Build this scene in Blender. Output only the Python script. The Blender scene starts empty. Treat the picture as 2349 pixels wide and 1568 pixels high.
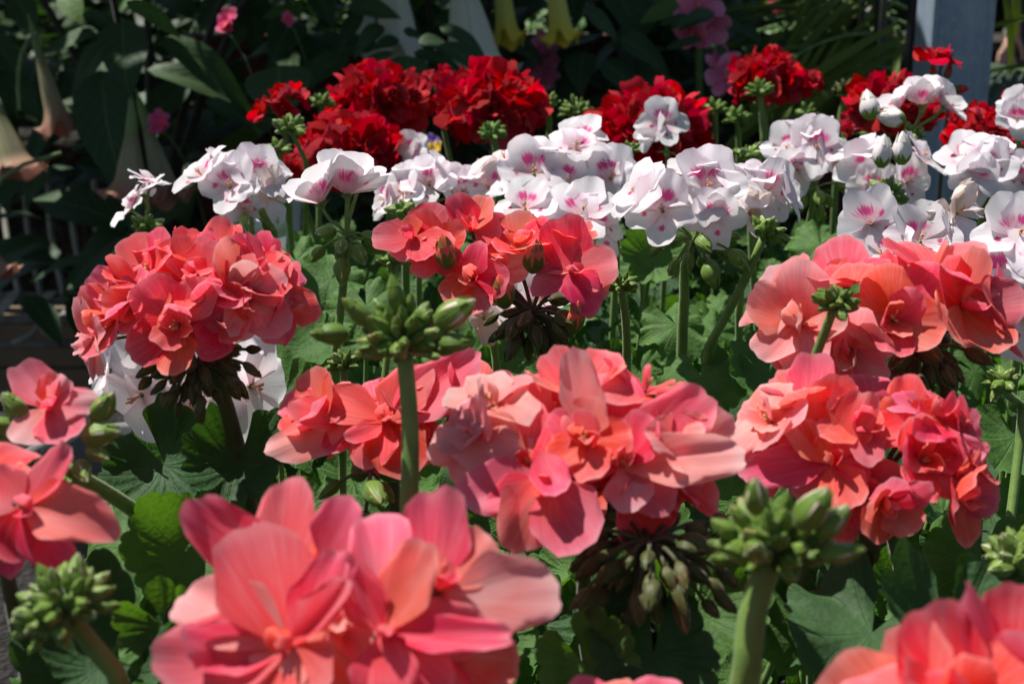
import bpy, math, random
from mathutils import Vector, Matrix, Quaternion, noise
R = random.Random(7)
PI = math.pi
sc = bpy.context.scene
COL = sc.collection

# ------------------------------------------------------------------ camera
PITCH = math.radians(15.7)
CAM = Vector((0.0, 0.0, 0.53))
FPX, CX, CY = 3262.0, 1174.5, 784.0
RIGHT = Vector((1, 0, 0)); FWD = Vector((0, math.cos(PITCH), -math.sin(PITCH))); UP = Vector((0, math.sin(PITCH), math.cos(PITCH)))
cam = bpy.data.cameras.new('camera'); cam_o = bpy.data.objects.new('camera', cam); COL.objects.link(cam_o)
cam_o.location = CAM; cam_o.rotation_euler = (PI/2 - PITCH, 0, 0)
cam.lens = 50.0; cam.sensor_width = 36.0; cam.clip_start = 0.02; cam.clip_end = 500
cam.dof.use_dof = True; cam.dof.focus_distance = 0.74; cam.dof.aperture_fstop = 15.0
sc.camera = cam_o

# ------------------------------------------------------------------ sky, sun, exposure
SUN_DIR = Vector((-0.38, 0.17, 0.88)).normalized()       # towards the sun
elev = math.asin(SUN_DIR.z); azim = math.atan2(SUN_DIR.x, SUN_DIR.y)
w = bpy.data.worlds.new('World'); sc.world = w; w.use_nodes = True
nt = w.node_tree
sky = nt.nodes.new('ShaderNodeTexSky'); sky.sky_type = 'NISHITA'; sky.sun_disc = False
sky.sun_elevation = elev; sky.sun_rotation = azim
bg = nt.nodes['Background']; bg.inputs['Strength'].default_value = 0.05
nt.links.new(sky.outputs[0], bg.inputs['Color'])
sl = bpy.data.lights.new('sun', 'SUN'); so = bpy.data.objects.new('sun', sl); COL.objects.link(so)
sl.energy = 4.5; sl.angle = math.radians(0.53); sl.color = (1.0, 0.965, 0.91)
so.rotation_euler = (-SUN_DIR).to_track_quat('-Z', 'Y').to_euler(); so.location = (0, 0, 6)
vs = sc.view_settings; vs.view_transform = 'Standard'; vs.look = 'None'; vs.gamma = 1.0; vs.exposure = 0.72; vs.use_curve_mapping = False
sc.cycles.max_bounces = 6; sc.cycles.transparent_max_bounces = 8

# ------------------------------------------------------------------ helpers
def at(px, py, d):
    return CAM + d * (FWD + RIGHT * ((px - CX) / FPX) - UP * ((py - CY) / FPX))
def face(f):
    v = RIGHT * f[0] + UP * f[1] - FWD * f[2]
    return v.normalized()
def lerp(a, b, t): return a + (b - a) * t
def sstep(a, b, x):
    t = min(1, max(0, (x - a) / (b - a))); return t * t * (3 - 2 * t)
def u(a, b): return R.uniform(a, b)

class MB:
    def __init__(s): s.v = []; s.f = []; s.uv = []; s.m = []
    def add(s, verts, faces, uvs=None, mi=0):
        o = len(s.v); s.v += [tuple(p) for p in verts]
        s.uv += (uvs if uvs else [(0, 0)] * len(verts))
        for f in faces: s.f.append(tuple(i + o for i in f)); s.m.append(mi)
    def grid(s, rows, uvs=None, closed=False, mi=0):
        n = len(rows[0]); V = [p for r in rows for p in r]; F = []
        for i in range(len(rows) - 1):
            for j in range(n if closed else n - 1):
                k = (j + 1) % n
                F.append((i*n + j, i*n + k, (i+1)*n + k, (i+1)*n + j))
        s.add(V, F, [q for r in uvs for q in r] if uvs else None, mi)
    def tube(s, pts, rads, sides=7, mi=0, cap=True):
        pts = [Vector(p) for p in pts]; rows = []; uvs = []
        n = None
        for i, p in enumerate(pts):
            t = (pts[min(i+1, len(pts)-1)] - pts[max(i-1, 0)]).normalized()
            if n is None: n = t.orthogonal().normalized()
            n = (n - t * n.dot(t)).normalized(); b = t.cross(n)
            r = rads[i] if isinstance(rads, (list, tuple)) else rads
            rows.append([p + (n*math.cos(2*PI*k/sides) + b*math.sin(2*PI*k/sides))*r for k in range(sides)])
            uvs.append([(k/sides, i/(len(pts)-1)) for k in range(sides)])
        s.grid(rows, uvs, True, mi)
        if cap:
            o = len(s.v) - sides
            s.f.append(tuple(o + k for k in range(sides))); s.m.append(mi)
    def box(s, c, d, mi=0, rot=None):
        c = Vector(c); V = []
        for x in (-1, 1):
            for y in (-1, 1):
                for z in (-1, 1):
                    p = Vector((x*d[0]/2, y*d[1]/2, z*d[2]/2)); V.append(c + (rot @ p if rot else p))
        s.add(V, [(0,1,3,2),(4,6,7,5),(0,4,5,1),(2,3,7,6),(0,2,6,4),(1,5,7,3)], None, mi)
    def mesh(s, name, mats, smooth=True):
        me = bpy.data.meshes.new(name); me.from_pydata(s.v, [], s.f); 
        if not isinstance(mats, (list, tuple)): mats = [mats]
        for m in mats: me.materials.append(m)
        if len(mats) > 1: me.polygons.foreach_set('material_index', s.m)
        uvl = me.uv_layers.new(name='UVMap'); d = [0.0]*(2*len(me.loops)); vi = [0]*len(me.loops); me.loops.foreach_get('vertex_index', vi)
        for i, k in enumerate(vi): d[2*i], d[2*i+1] = s.uv[k]
        uvl.data.foreach_set('uv', d)
        if smooth: me.polygons.foreach_set('use_smooth', [True]*len(me.polygons))
        me.update(); return me

def bez(p0, p1, p2, p3, n):
    out = []
    for i in range(n + 1):
        t = i/n; s = 1-t
        out.append(p0*(s**3) + p1*(3*s*s*t) + p2*(3*s*t*t) + p3*(t**3))
    return out

WM = {}
def obj(name, mesh, parent=None, mw=None):
    """link one mesh object; mw is its world matrix"""
    o = bpy.data.objects.new(name, mesh); COL.objects.link(o)
    mw = mw if mw is not None else Matrix.Identity(4)
    WM[o] = mw
    if parent is not None:
        o.parent = parent; o.matrix_basis = WM[parent].inverted() @ mw
    else: o.matrix_basis = mw
    return o
def tag(o, label, cat, group=None, kind=None):
    if label: o['label'] = label
    if cat: o['category'] = cat
    if group: o['group'] = group
    if kind: o['kind'] = kind
    return o
def thing(name, loc, label, cat, group=None):
    o = obj(name, None, None, Matrix.Translation(loc)); o.empty_display_size = 0.02
    return tag(o, label, cat, group)
def frame(pos, z, yhint, scale=1.0, roll=0.0):
    """matrix with +Z along z and +Y as near to yhint as can be"""
    z = Vector(z).normalized(); y = Vector(yhint) - z*z.dot(Vector(yhint))
    if y.length < 1e-4: y = z.orthogonal()
    y.normalize(); x = y.cross(z)
    m = Matrix((x, y, z)).transposed().to_4x4()
    m = m @ Matrix.Rotation(roll, 4, 'Z')
    if isinstance(scale, (int, float)): scale = (scale,)*3
    return Matrix.Translation(pos) @ m @ Matrix.Diagonal((scale[0], scale[1], scale[2], 1))

# ------------------------------------------------------------------ material helpers
class N:
    def __init__(s, name):
        s.m = bpy.data.materials.new(name); s.m.use_nodes = True; s.t = s.m.node_tree
        s.t.nodes.clear(); s.out = s.n('OutputMaterial')
    def n(s, kind, **kw):
        nd = s.t.nodes.new('ShaderNode' + kind)
        for k, v in kw.items():
            if k.startswith('i_'):
                key = k[2:].replace('_', ' ')
                nd.inputs[key].default_value = v
            else: setattr(nd, k, v)
        return nd
    def l(s, a, b): s.t.links.new(a, b)
    def val(s, x, sock):
        if isinstance(x, (int, float)): sock.default_value = x
        elif isinstance(x, tuple): sock.default_value = x if len(x) == len(sock.default_value) else (*x, 1)
        else: s.l(x, sock)
    def math(s, op, a, b=0.0, c=None):
        nd = s.n('Math', operation=op); s.val(a, nd.inputs[0]); s.val(b, nd.inputs[1])
        if c is not None: s.val(c, nd.inputs[2])
        return nd.outputs[0]
    def mix(s, f, a, b):
        nd = s.n('Mix', data_type='RGBA'); s.val(f, nd.inputs[0]); s.val(a, nd.inputs[6]); s.val(b, nd.inputs[7])
        return nd.outputs[2]
    def ramp(s, x, a, b):
        nd = s.n('MapRange', interpolation_type='SMOOTHSTEP'); s.val(x, nd.inputs[0]); nd.inputs[1].default_value = a; nd.inputs[2].default_value = b
        return nd.outputs[0]
    def uv(s):
        nd = s.n('UVMap', uv_map='UVMap'); sp = s.n('SeparateXYZ'); s.l(nd.outputs[0], sp.inputs[0]); return nd.outputs[0], sp.outputs[0], sp.outputs[1]
    def rnd(s): return s.n('ObjectInfo').outputs['Random']
    def noise(s, vec, scale, detail=3.0, rough=0.5):
        nd = s.n('TexNoise'); nd.inputs['Scale'].default_value = scale; nd.inputs['Detail'].default_value = detail; nd.inputs['Roughness'].default_value = rough
        if vec is not None: s.l(vec, nd.inputs['Vector'])
        return nd.outputs[0]
    def comb(s, x, y, z=0.0):
        nd = s.n('CombineXYZ'); s.val(x, nd.inputs[0]); s.val(y, nd.inputs[1]); s.val(z, nd.inputs[2]); return nd.outputs[0]
    def objco(s): return s.n('TexCoord').outputs['Object']
    def bump(s, h, strength=0.3, dist=0.001):
        nd = s.n('Bump'); nd.inputs['Strength'].default_value = strength; nd.inputs['Distance'].default_value = dist; s.l(h, nd.inputs['Height']); return nd.outputs[0]
    def finish(s, col, rough=0.5, trans=0.0, tcol=None, spec=0.3, normal=None, sheen=0.0, metal=0.0, coat=0.0):
        if spec < 0.08:            # velvety petals: no gloss at all
            p = s.n('BsdfDiffuse'); s.val(col, p.inputs['Color'])
        else:
            p = s.n('BsdfPrincipled'); s.val(col, p.inputs['Base Color']); s.val(rough, p.inputs['Roughness'])
            p.inputs['Specular IOR Level'].default_value = spec; p.inputs['Metallic'].default_value = metal
            p.inputs['Sheen Weight'].default_value = sheen; p.inputs['Sheen Roughness'].default_value = 0.4
        if normal is not None: s.l(normal, p.inputs['Normal'])
        if trans > 0:
            t = s.n('BsdfTranslucent'); s.val(tcol if tcol is not None else col, t.inputs['Color'])
            if normal is not None: s.l(normal, t.inputs['Normal'])
            mx = s.n('MixShader'); mx.inputs[0].default_value = trans
            s.l(p.outputs[0], mx.inputs[1]); s.l(t.outputs[0], mx.inputs[2]); s.l(mx.outputs[0], s.out.inputs[0])
        else: s.l(p.outputs[0], s.out.inputs[0])
        return s.m

def petal_mat(name, base, mid, edge, pale, pale_amt, streak_amt, trans, blotch=None, bsize=(0.30, 0.17, 0.16), hue=0.03, gloss=0.12, rim=0.45):
    m = N(name); uvv, x, y = m.uv(); r = m.rnd()
    c = m.mix(m.ramp(y, 0.02, 0.45), base, mid)
    c = m.mix(m.ramp(y, 0.45, 1.0), c, edge)
    # fine veins running out from the claw
    ang = m.math('DIVIDE', m.math('SUBTRACT', x, 0.5), m.math('ADD', y, 0.25))
    st = m.noise(m.comb(m.math('MULTIPLY', ang, 20.0), m.math('MULTIPLY', y, 1.3), m.math('MULTIPLY', r, 40.0)), 1.0, 3.0, 0.6)
    c = m.mix(m.math('MULTIPLY', m.ramp(st, 0.45, 0.72), streak_amt), c, pale)
    big = m.noise(m.comb(m.math('MULTIPLY', x, 2.0), m.math('MULTIPLY', y, 1.6), m.math('MULTIPLY', r, 90.0)), 1.0, 2.0)
    pm = m.math('MULTIPLY', m.ramp(big, 0.42, 0.75), pale_amt)
    c = m.mix(pm, c, pale)
    ed = m.n('UVMap', uv_map='Edge'); es = m.n('SeparateXYZ'); m.l(ed.outputs[0], es.inputs[0])
    c = m.mix(m.math('MULTIPLY', m.ramp(es.outputs[0], 0.86, 1.0), rim), c, pale)
    hs = m.n('HueSaturation'); m.l(c, hs.inputs['Color'])
    m.val(m.math('MULTIPLY_ADD', r, hue, 0.5 - hue*0.62), hs.inputs['Hue'])
    m.val(m.math('MULTIPLY_ADD', m.math('FRACT', m.math('MULTIPLY', r, 7.3)), 0.16, 0.90), hs.inputs['Saturation'])
    m.val(m.math('MULTIPLY_ADD', m.math('FRACT', m.math('MULTIPLY', r, 3.7)), 0.26, 0.87), hs.inputs['Value'])
    c = hs.outputs[0]
    if blotch:
        cy, wy, wx = bsize
        dx = m.math('DIVIDE', m.math('SUBTRACT', x, 0.5), wx)
        dy = m.math('DIVIDE', m.math('SUBTRACT', y, cy), wy)
        sz = m.math('MULTIPLY_ADD', m.math('FRACT', m.math('MULTIPLY', r, 5.9)), 0.55, 0.68)
        q = m.math('SQRT', m.math('ADD', m.math('MULTIPLY', dx, dx), m.math('MULTIPLY', dy, dy)))
        q = m.math('ADD', m.math('DIVIDE', q, sz), m.math('MULTIPLY', m.math('SUBTRACT', st, 0.5), 2.6))
        bm = m.math('MULTIPLY', m.math('SUBTRACT', 1.0, m.ramp(q, 0.45, 1.25)), 0.92)
        # veins in the claw
        vn = m.math('MULTIPLY', m.ramp(st, 0.52, 0.62), m.math('SUBTRACT', 1.0, m.ramp(y, 0.10, 0.42)))
        c = m.mix(m.math('MULTIPLY', vn, 0.55), c, blotch)
        c = m.mix(bm, c, blotch)
    nz = m.bump(st, 0.10, 0.002)
    return m.finish(c, 0.55 if gloss > .1 else 0.8, trans, None, gloss, nz, 0.0)

M = {}
M['coral'] = petal_mat('coral petal', (0.87, 0.070, 0.028), (0.89, 0.088, 0.076), (0.88, 0.125, 0.140), (0.92, 0.40, 0.38), 0.32, 0.34, 0.50, hue=0.035)
M['rose'] = petal_mat('rose coral petal', (0.83, 0.058, 0.042), (0.87, 0.075, 0.092), (0.87, 0.105, 0.155), (0.91, 0.37, 0.41), 0.32, 0.30, 0.50, hue=0.03)
M['blush'] = petal_mat('faded coral petal', (0.90, 0.18, 0.13), (0.90, 0.24, 0.22), (0.90, 0.37, 0.37), (0.91, 0.60, 0.57), 0.55, 0.35, 0.50, hue=0.03)
M['red'] = petal_mat('scarlet petal', (0.46, 0.003, 0.003), (0.50, 0.004, 0.008), (0.52, 0.005, 0.013), (0.56, 0.006, 0.024), 0.4, 0.25, 0.30, hue=0.012, gloss=0.06)
WB = ((0.90, 0.66, 0.70), (0.91, 0.855, 0.875), (0.91, 0.89, 0.915), (0.90, 0.76, 0.81), 0.14, 0.10, 0.50)
M['white'] = petal_mat('white petal', *WB, hue=0.0)
M['white_blotch'] = petal_mat('white petal with magenta blotch', *WB, (0.83, 0.035, 0.31), (0.37, 0.15, 0.22), hue=0.0)
M['white_spot'] = petal_mat('white petal with small spot', *WB, (0.80, 0.028, 0.22), (0.43, 0.085, 0.11), hue=0.0)
M['faded'] = petal_mat('faded white petal', (0.78, 0.56, 0.45), (0.82, 0.70, 0.68), (0.82, 0.74, 0.75), (0.62, 0.45, 0.26), 0.45, 0.2, 0.32)
M['pink'] = petal_mat('pink petal', (0.62, 0.05, 0.16), (0.70, 0.13, 0.26), (0.72, 0.20, 0.34), (0.76, 0.4, 0.5), 0.4, 0.2, 0.3)
M['hotpink'] = petal_mat('hot pink petal', (0.72, 0.20, 0.05), (0.78, 0.05, 0.16), (0.78, 0.09, 0.24), (0.8, 0.3, 0.4), 0.3, 0.2, 0.3)
M['yellow'] = petal_mat('yellow petal', (0.7, 0.25, 0.02), (0.75, 0.5, 0.02), (0.78, 0.55, 0.03), (0.8, 0.6, 0.2), 0.3, 0.2, 0.3)
M['violet'] = petal_mat('violet petal', (0.3, 0.1, 0.4), (0.22, 0.08, 0.45), (0.28, 0.14, 0.5), (0.5, 0.4, 0.6), 0.3, 0.2, 0.3)

def green_mat(name, a, b, vein, trans, tcol, rough=0.5, nveins=7, zone=0.0, spec=0.3, sheen=0.05):
    m = N(name); uvv, x, y = m.uv(); r = m.rnd(); co = m.objco()
    n1 = m.noise(co, 3.0, 3.0); n2 = m.noise(co, 22.0, 3.0)
    f = m.math('ADD', m.math('MULTIPLY', m.math('FRACT', m.math('MULTIPLY', r, 13.0)), 0.6), m.math('MULTIPLY', n1, 0.5))
    c = m.mix(f, a, b)
    c = m.mix(m.math('MULTIPLY', m.ramp(n2, 0.5, 0.8), 0.25), c, vein)
    fr = m.math('ABSOLUTE', m.math('SUBTRACT', m.math('FRACT', m.math('MULTIPLY', x, float(nveins))), 0.5))
    wv = m.math('DIVIDE', 0.03, m.math('ADD', y, 0.12))
    vm = m.math('SUBTRACT', 1.0, m.ramp(m.math('DIVIDE', fr, wv), 0.35, 1.1))
    fr2 = m.math('ABSOLUTE', m.math('SUBTRACT', m.math('FRACT', m.math('MULTIPLY_ADD', x, float(nveins*2), m.math('MULTIPLY', y, 0.6))), 0.5))
    vm2 = m.math('MULTIPLY', m.math('SUBTRACT', 1.0, m.ramp(m.math('DIVIDE', fr2, wv), 0.2, 0.9)), m.ramp(y, 0.4, 0.6))
    vv = m.math('MAXIMUM', vm, m.math('MULTIPLY', vm2, 0.5))
    c = m.mix(m.math('MULTIPLY', vv, 0.32), c, vein)
    c = m.mix(m.math('MULTIPLY', m.ramp(y, 0.9, 1.0), 0.3), c, vein)
    if zone:
        z = m.math('MULTIPLY', m.ramp(m.math('ABSOLUTE', m.math('SUBTRACT', y, 0.55)), 0.2, 0.08), zone)
        c = m.mix(z, c, (0.02, 0.035, 0.014))
    h = m.math('ADD', m.math('MULTIPLY', vv, -0.6), m.math('MULTIPLY', n2, 0.5))
    return m.finish(c, rough, trans, tcol, spec, m.bump(h, 0.5, 0.003), sheen)

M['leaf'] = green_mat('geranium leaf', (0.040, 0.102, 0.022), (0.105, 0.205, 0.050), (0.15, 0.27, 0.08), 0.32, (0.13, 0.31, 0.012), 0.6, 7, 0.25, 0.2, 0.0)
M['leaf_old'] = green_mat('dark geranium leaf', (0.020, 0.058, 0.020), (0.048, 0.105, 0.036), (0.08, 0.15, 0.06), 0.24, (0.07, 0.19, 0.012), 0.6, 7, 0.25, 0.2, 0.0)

def stem_mat(name, a, b, trans=0.0):
    m = N(name); uvv, x, y = m.uv(); co = m.objco()
    n = m.noise(co, 60.0, 4.0); n2 = m.noise(co, 700.0, 2.0)
    c = m.mix(m.ramp(n, 0.35, 0.7), a, b)
    return m.finish(c, 0.5, trans, b if trans else None, 0.3, m.bump(n2, 0.25, 0.0006), 0.25)
M['stalk'] = stem_mat('flower stalk', (0.10, 0.19, 0.035), (0.16, 0.25, 0.055))
M['stalk_dark'] = stem_mat('reddish flower stalk', (0.055, 0.065, 0.022), (0.095, 0.085, 0.035))
M['stem'] = stem_mat('woody stem', (0.07, 0.08, 0.03), (0.12, 0.10, 0.05))
M['bract'] = stem_mat('bract', (0.12, 0.24, 0.03), (0.17, 0.30, 0.05), 0.25)

def bud_mat(name, inner, g1=(0.065, 0.135, 0.014), g2=(0.17, 0.265, 0.04), gap0=0.0, gap1=0.22, start=0.35, cover=2.0):
    m = N(name); uvv, x, y = m.uv(); r = m.rnd(); co = m.objco()
    n = m.noise(m.comb(m.math('MULTIPLY', x, 30.0), m.math('MULTIPLY', y, 2.0), m.math('MULTIPLY', r, 20.0)), 1.0, 3.0)
    c = m.mix(m.math('ADD', m.math('MULTIPLY', n, 0.6), m.math('MULTIPLY', r, 0.5)), g1, g2)
    fr = m.math('ABSOLUTE', m.math('SUBTRACT', m.math('FRACT', m.math('MULTIPLY', x, 5.0)), 0.5))   # 0 = middle of the gap
    wid = m.math('MULTIPLY_ADD', m.math('MULTIPLY', r, r), gap1, gap0)
    gap = m.math('MULTIPLY', m.ramp(y, start, 0.95), wid)
    g = m.math('MULTIPLY', m.math('SUBTRACT', 1.0, m.ramp(m.math('SUBTRACT', fr, gap), -0.03, 0.015)), m.ramp(gap, 0.0, 0.03))
    g = m.math('MAXIMUM', g, m.ramp(m.math('MULTIPLY_ADD', fr, 0.5, y), cover + 0.22, cover + 0.26))
    pal = m.mix(m.ramp(n, 0.4, 0.7), inner, tuple(min(1, k*1.15) for k in inner))
    c = m.mix(g, c, pal)
    edge = m.math('MULTIPLY', m.math('SUBTRACT', 1.0, m.ramp(m.math('ABSOLUTE', m.math('SUBTRACT', fr, gap)), 0.01, 0.05)), m.ramp(y, 0.1, 0.4))
    c = m.mix(m.math('MULTIPLY', edge, 0.35), c, tuple(min(1, k*1.7) for k in g2))
    return m.finish(c, 0.45, 0.15, c, 0.3, m.bump(n, 0.3, 0.002), 0.12)
M['bud_coral'] = bud_mat('coral bud', (0.68, 0.28, 0.22))
M['bud_white'] = bud_mat('white bud', (0.76, 0.62, 0.56), (0.09, 0.17, 0.02), (0.20, 0.30, 0.055), 0.0, 0.28)
M['bud_stripe'] = bud_mat('striped bud', (0.74, 0.56, 0.48), (0.08, 0.16, 0.015), (0.18, 0.28, 0.045), 0.14, 0.2, 0.15)
M['bud_red'] = bud_mat('red bud', (0.24, 0.01, 0.05), (0.085, 0.18, 0.025), (0.19, 0.31, 0.06), 0.0, 0.20, 0.5)
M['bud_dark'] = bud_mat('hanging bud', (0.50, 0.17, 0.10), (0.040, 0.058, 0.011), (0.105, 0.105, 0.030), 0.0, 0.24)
M['bud_whiteopen'] = bud_mat('opening white bud', (0.80, 0.72, 0.72), (0.10, 0.20, 0.02), (0.2, 0.32, 0.05), 0.3, 0.0, 0.05, 0.18)
M['bud_coralopen'] = bud_mat('opening coral bud', (0.84, 0.12, 0.08), (0.07, 0.12, 0.015), (0.14, 0.18, 0.03), 0.3, 0.0, 0.1, 0.45)
M['bud_redopen'] = bud_mat('opening red bud', (0.32, 0.004, 0.008), (0.06, 0.09, 0.02), (0.10, 0.12, 0.03), 0.3, 0.0, 0.1, 0.35)
m = N('stamen'); M['stamen'] = m.finish((0.75, 0.42, 0.22), 0.5, 0.2)

# ------------------------------------------------------------------ shared petal, bud and leaf meshes
def petal_mesh(name, mat, half, seed, cup=0.3, bend=(0.1, 0.4), ruf=0.03, notch=0.0, nu=11, nv=9, fold=0.0):
    q = random.Random(seed); b = MB(); rows = []; uvs = []; ee = []
    ph = [q.uniform(0, 6.28) for _ in range(4)]; asym = q.uniform(-0.12, 0.12)
    pw = q.uniform(0.75, 1.0); tip = q.uniform(0.50, 0.60)
    for i in range(nv + 1):
        v = i/nv; row = []; uvr = []
        for j in range(nu + 1):
            s = 2*j/nu - 1
            ym = tip + (1 - tip)*(max(0, 1 - s*s)**0.5)**pw
            ym *= 1 + asym*s - notch*math.exp(-(s/0.22)**2) + 0.018*math.sin(5*s + ph[0]) + 0.012*math.sin(11*s + ph[1])
            L = v*ym
            prof = (0.12 + 0.88*sstep(-0.10, 0.80, v))*(1 - 0.10*sstep(0.72, 1.0, v))
            X = s*half*prof
            a0, a1 = bend; ang = a0*L + a1*L*L
            Y = L*math.cos(ang*0.6); Z = L*math.sin(ang*0.6)
            Z += cup*X*X/half*(1 - 0.3*v) - fold*abs(X)*v
            Z += ruf*(v**1.6)*(math.sin(4.2*s + ph[2]) + 0.6*math.sin(8.5*s + ph[3])*v)
            row.append((X, Y, Z)); uvr.append((0.5 + s*0.5*prof, L)); ee.append(max(abs(s)*sstep(0.3, 0.7, v), v))
        rows.append(row); uvs.append(uvr)
    b.grid(rows, uvs); me = b.mesh(name, mat); ul = me.uv_layers.new(name='Edge')
    for lp in me.loops: ul.data[lp.index].uv = (ee[lp.vertex_index], 0)
    return me

def petal_set(key, mat, half, n, seed, cup=(0.05, 0.38), bend=((-0.2, 0.35), (-0.6, 0.4)), ruf=(0.012, 0.04), notch=0.04):
    q = random.Random(seed); out = []
    for k in range(n):
        out.append(petal_mesh(key, M[mat], half*q.uniform(0.88, 1.1), seed*100 + k, q.uniform(*cup), (q.uniform(*bend[0]), q.uniform(*bend[1])), q.uniform(*ruf), notch*q.random()**2, fold=q.choice([0, 0, 0, 0.15])))
    return out
PET = {
    'coral': petal_set('coral_petal', 'coral', 0.50, 10, 1), 'rose': petal_set('rose_petal', 'rose', 0.50, 8, 2),
    'blush': petal_set('blush_petal', 'blush', 0.49, 6, 3), 'coral_in': petal_set('inner_petal', 'coral', 0.36, 8, 4, (0.5, 1.2), ((0.0, 0.7), (-0.3, 1.0)), (0.03, 0.08)),
    'blush_in': petal_set('inner_petal_blush', 'blush', 0.34, 5, 41, (0.5, 1.2), ((0.0, 0.7), (-0.3, 1.0)), (0.03, 0.08)),
    'red': petal_set('red_petal', 'red', 0.46, 8, 5, (0.1, 0.6), ((-0.3, 0.5), (-0.8, 0.6)), (0.03, 0.075)), 
    'red_in': petal_set('red_inner_petal', 'red', 0.36, 6, 6, (0.4, 1.0), ((0.0, 0.7), (-0.4, 0.9)), (0.06, 0.12)),
    'white': petal_set('white_petal', 'white', 0.49, 6, 7, (0.1, 0.4), ((-0.2, 0.3), (-0.7, 0.3)), (0.02, 0.05)),
    'white_blotch': petal_set('white_petal_blotch', 'white_blotch', 0.52, 7, 8, (0.1, 0.4), ((-0.2, 0.3), (-0.7, 0.3)), (0.02, 0.05)),
    'white_spot': petal_set('white_petal_spot', 'white_spot', 0.47, 6, 9, (0.1, 0.45), ((-0.2, 0.3), (-0.7, 0.4)), (0.02, 0.05)),
    'faded': petal_set('faded_petal', 'faded', 0.36, 5, 10, (0.3, 0.9), ((-0.4, 0.6), (-0.8, 0.9)), (0.06, 0.12)),
    'pink': petal_set('pink_petal', 'pink', 0.46, 5, 11, (0.1, 0.5)), 'hotpink': petal_set('hotpink_petal', 'hotpink', 0.45, 4, 12),
    'yellow': petal_set('yellow_petal', 'yellow', 0.45, 3, 13), 'violet': petal_set('violet_petal', 'violet', 0.45, 3, 14),
    'daisy': petal_set('daisy_petal', 'white', 0.2, 3, 15),
}

def bud_mesh(name, mat, seed, fat=0.27, beak=0.0):
    q = random.Random(seed); b = MB(); rows = []; uvs = []; na, nr = 20, 10
    lean = q.uniform(-0.06, 0.06)
    for i in range(nr + 1):
        t = i/nr
        r = fat*(math.sin(PI*min(1, (t*0.93 + 0.05)))**0.72)*(1.18 - 0.62*t)
        if i == nr: r = 0.012
        row = []; uvr = []
        for k in range(na):
            a = 2*PI*k/na
            ridge = 1 + 0.075*math.cos(5*a)*sstep(0, 0.3, t) 
            row.append((math.cos(a)*r*ridge + lean*t*t, math.sin(a)*r*ridge, t)); uvr.append((k/na + 0.1, t))
        row.append(row[0]); uvr.append((1.1, t)); rows.append(row); uvs.append(uvr)
    b.grid(rows, uvs)
    # free tips of the five sepals
    for k in range(5):
        a = 2*PI*k/5 + q.uniform(-.1, .1); d = Vector((math.cos(a), math.sin(a), 0)); tn = Vector((-d.y, d.x, 0))
        r0 = fat*0.60; L = q.uniform(0.10, 0.20)
        base = d*r0 + Vector((0, 0, 0.70)); tipp = d*(r0*0.5 + q.uniform(-0.02, 0.05)) + Vector((0, 0, 0.80 + L))
        b.add([base - tn*0.10 + d*0.02, base + tn*0.10 + d*0.02, tipp, base + d*0.045], [(0, 3, 2), (3, 1, 2)], [(0.1, 0.2)]*4)
    return b.mesh(name, M[mat])
BUD = {k: [bud_mesh('bud_' + k, 'bud_' + k, 50 + i*7 + len(k), f) for i, f in enumerate({'whiteopen': (0.34, 0.32, 0.36, 0.33), 'dark': (0.27, 0.23, 0.30, 0.25)}.get(k, (0.30, 0.25, 0.34, 0.28)))] for k in ('coral', 'white', 'red', 'dark', 'stripe', 'whiteopen', 'coralopen', 'redopen')}

def calyx_mesh(seed, mat):
    q = random.Random(seed); b = MB()
    for k in range(5):
        a = 2*PI*k/5 + q.uniform(-.15, .15); d = Vector((math.cos(a), math.sin(a), 0)); tn = Vector((-d.y, d.x, 0)); L = q.uniform(0.30, 0.42); op = q.uniform(0.5, 1.0)
        p = [Vector((0, 0, -0.16)), Vector((0, 0, -0.05)) + d*0.10*op + tn*0.055, Vector((0, 0, -0.05)) + d*0.10*op - tn*0.055, d*L*0.8*op + Vector((0, 0, L*0.42 - 0.13))]
        mid = (p[1] + p[2])/2 + d*0.02 - Vector((0, 0, 0.02))
        b.add([p[0], p[1], p[2], p[3], mid], [(0, 4, 1), (0, 2, 4), (1, 4, 3), (4, 2, 3)])
    b.tube([(0, 0, -0.20), (0, 0, -0.10), (0, 0, 0.02)], [0.03, 0.055, 0.05], 7)
    for k in range(7):
        a = q.uniform(0, 6.28); rr = q.uniform(0.02, 0.07); h = q.uniform(0.22, 0.36)
        b.tube([(0, 0, 0), (math.cos(a)*rr*0.6, math.sin(a)*rr*0.6, h*0.6), (math.cos(a)*rr*1.3, math.sin(a)*rr*1.3, h)], [0.012, 0.01, 0.022], 5, 1)
    return b.mesh('flower_calyx', [M[mat], M['stamen']])
CALYX = {'coral': [calyx_mesh(i, 'stalk_dark') for i in range(3)], 'white': [calyx_mesh(i + 5, 'stalk') for i in range(3)], 'red': [calyx_mesh(i + 9, 'stalk_dark') for i in range(2)]}

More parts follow.
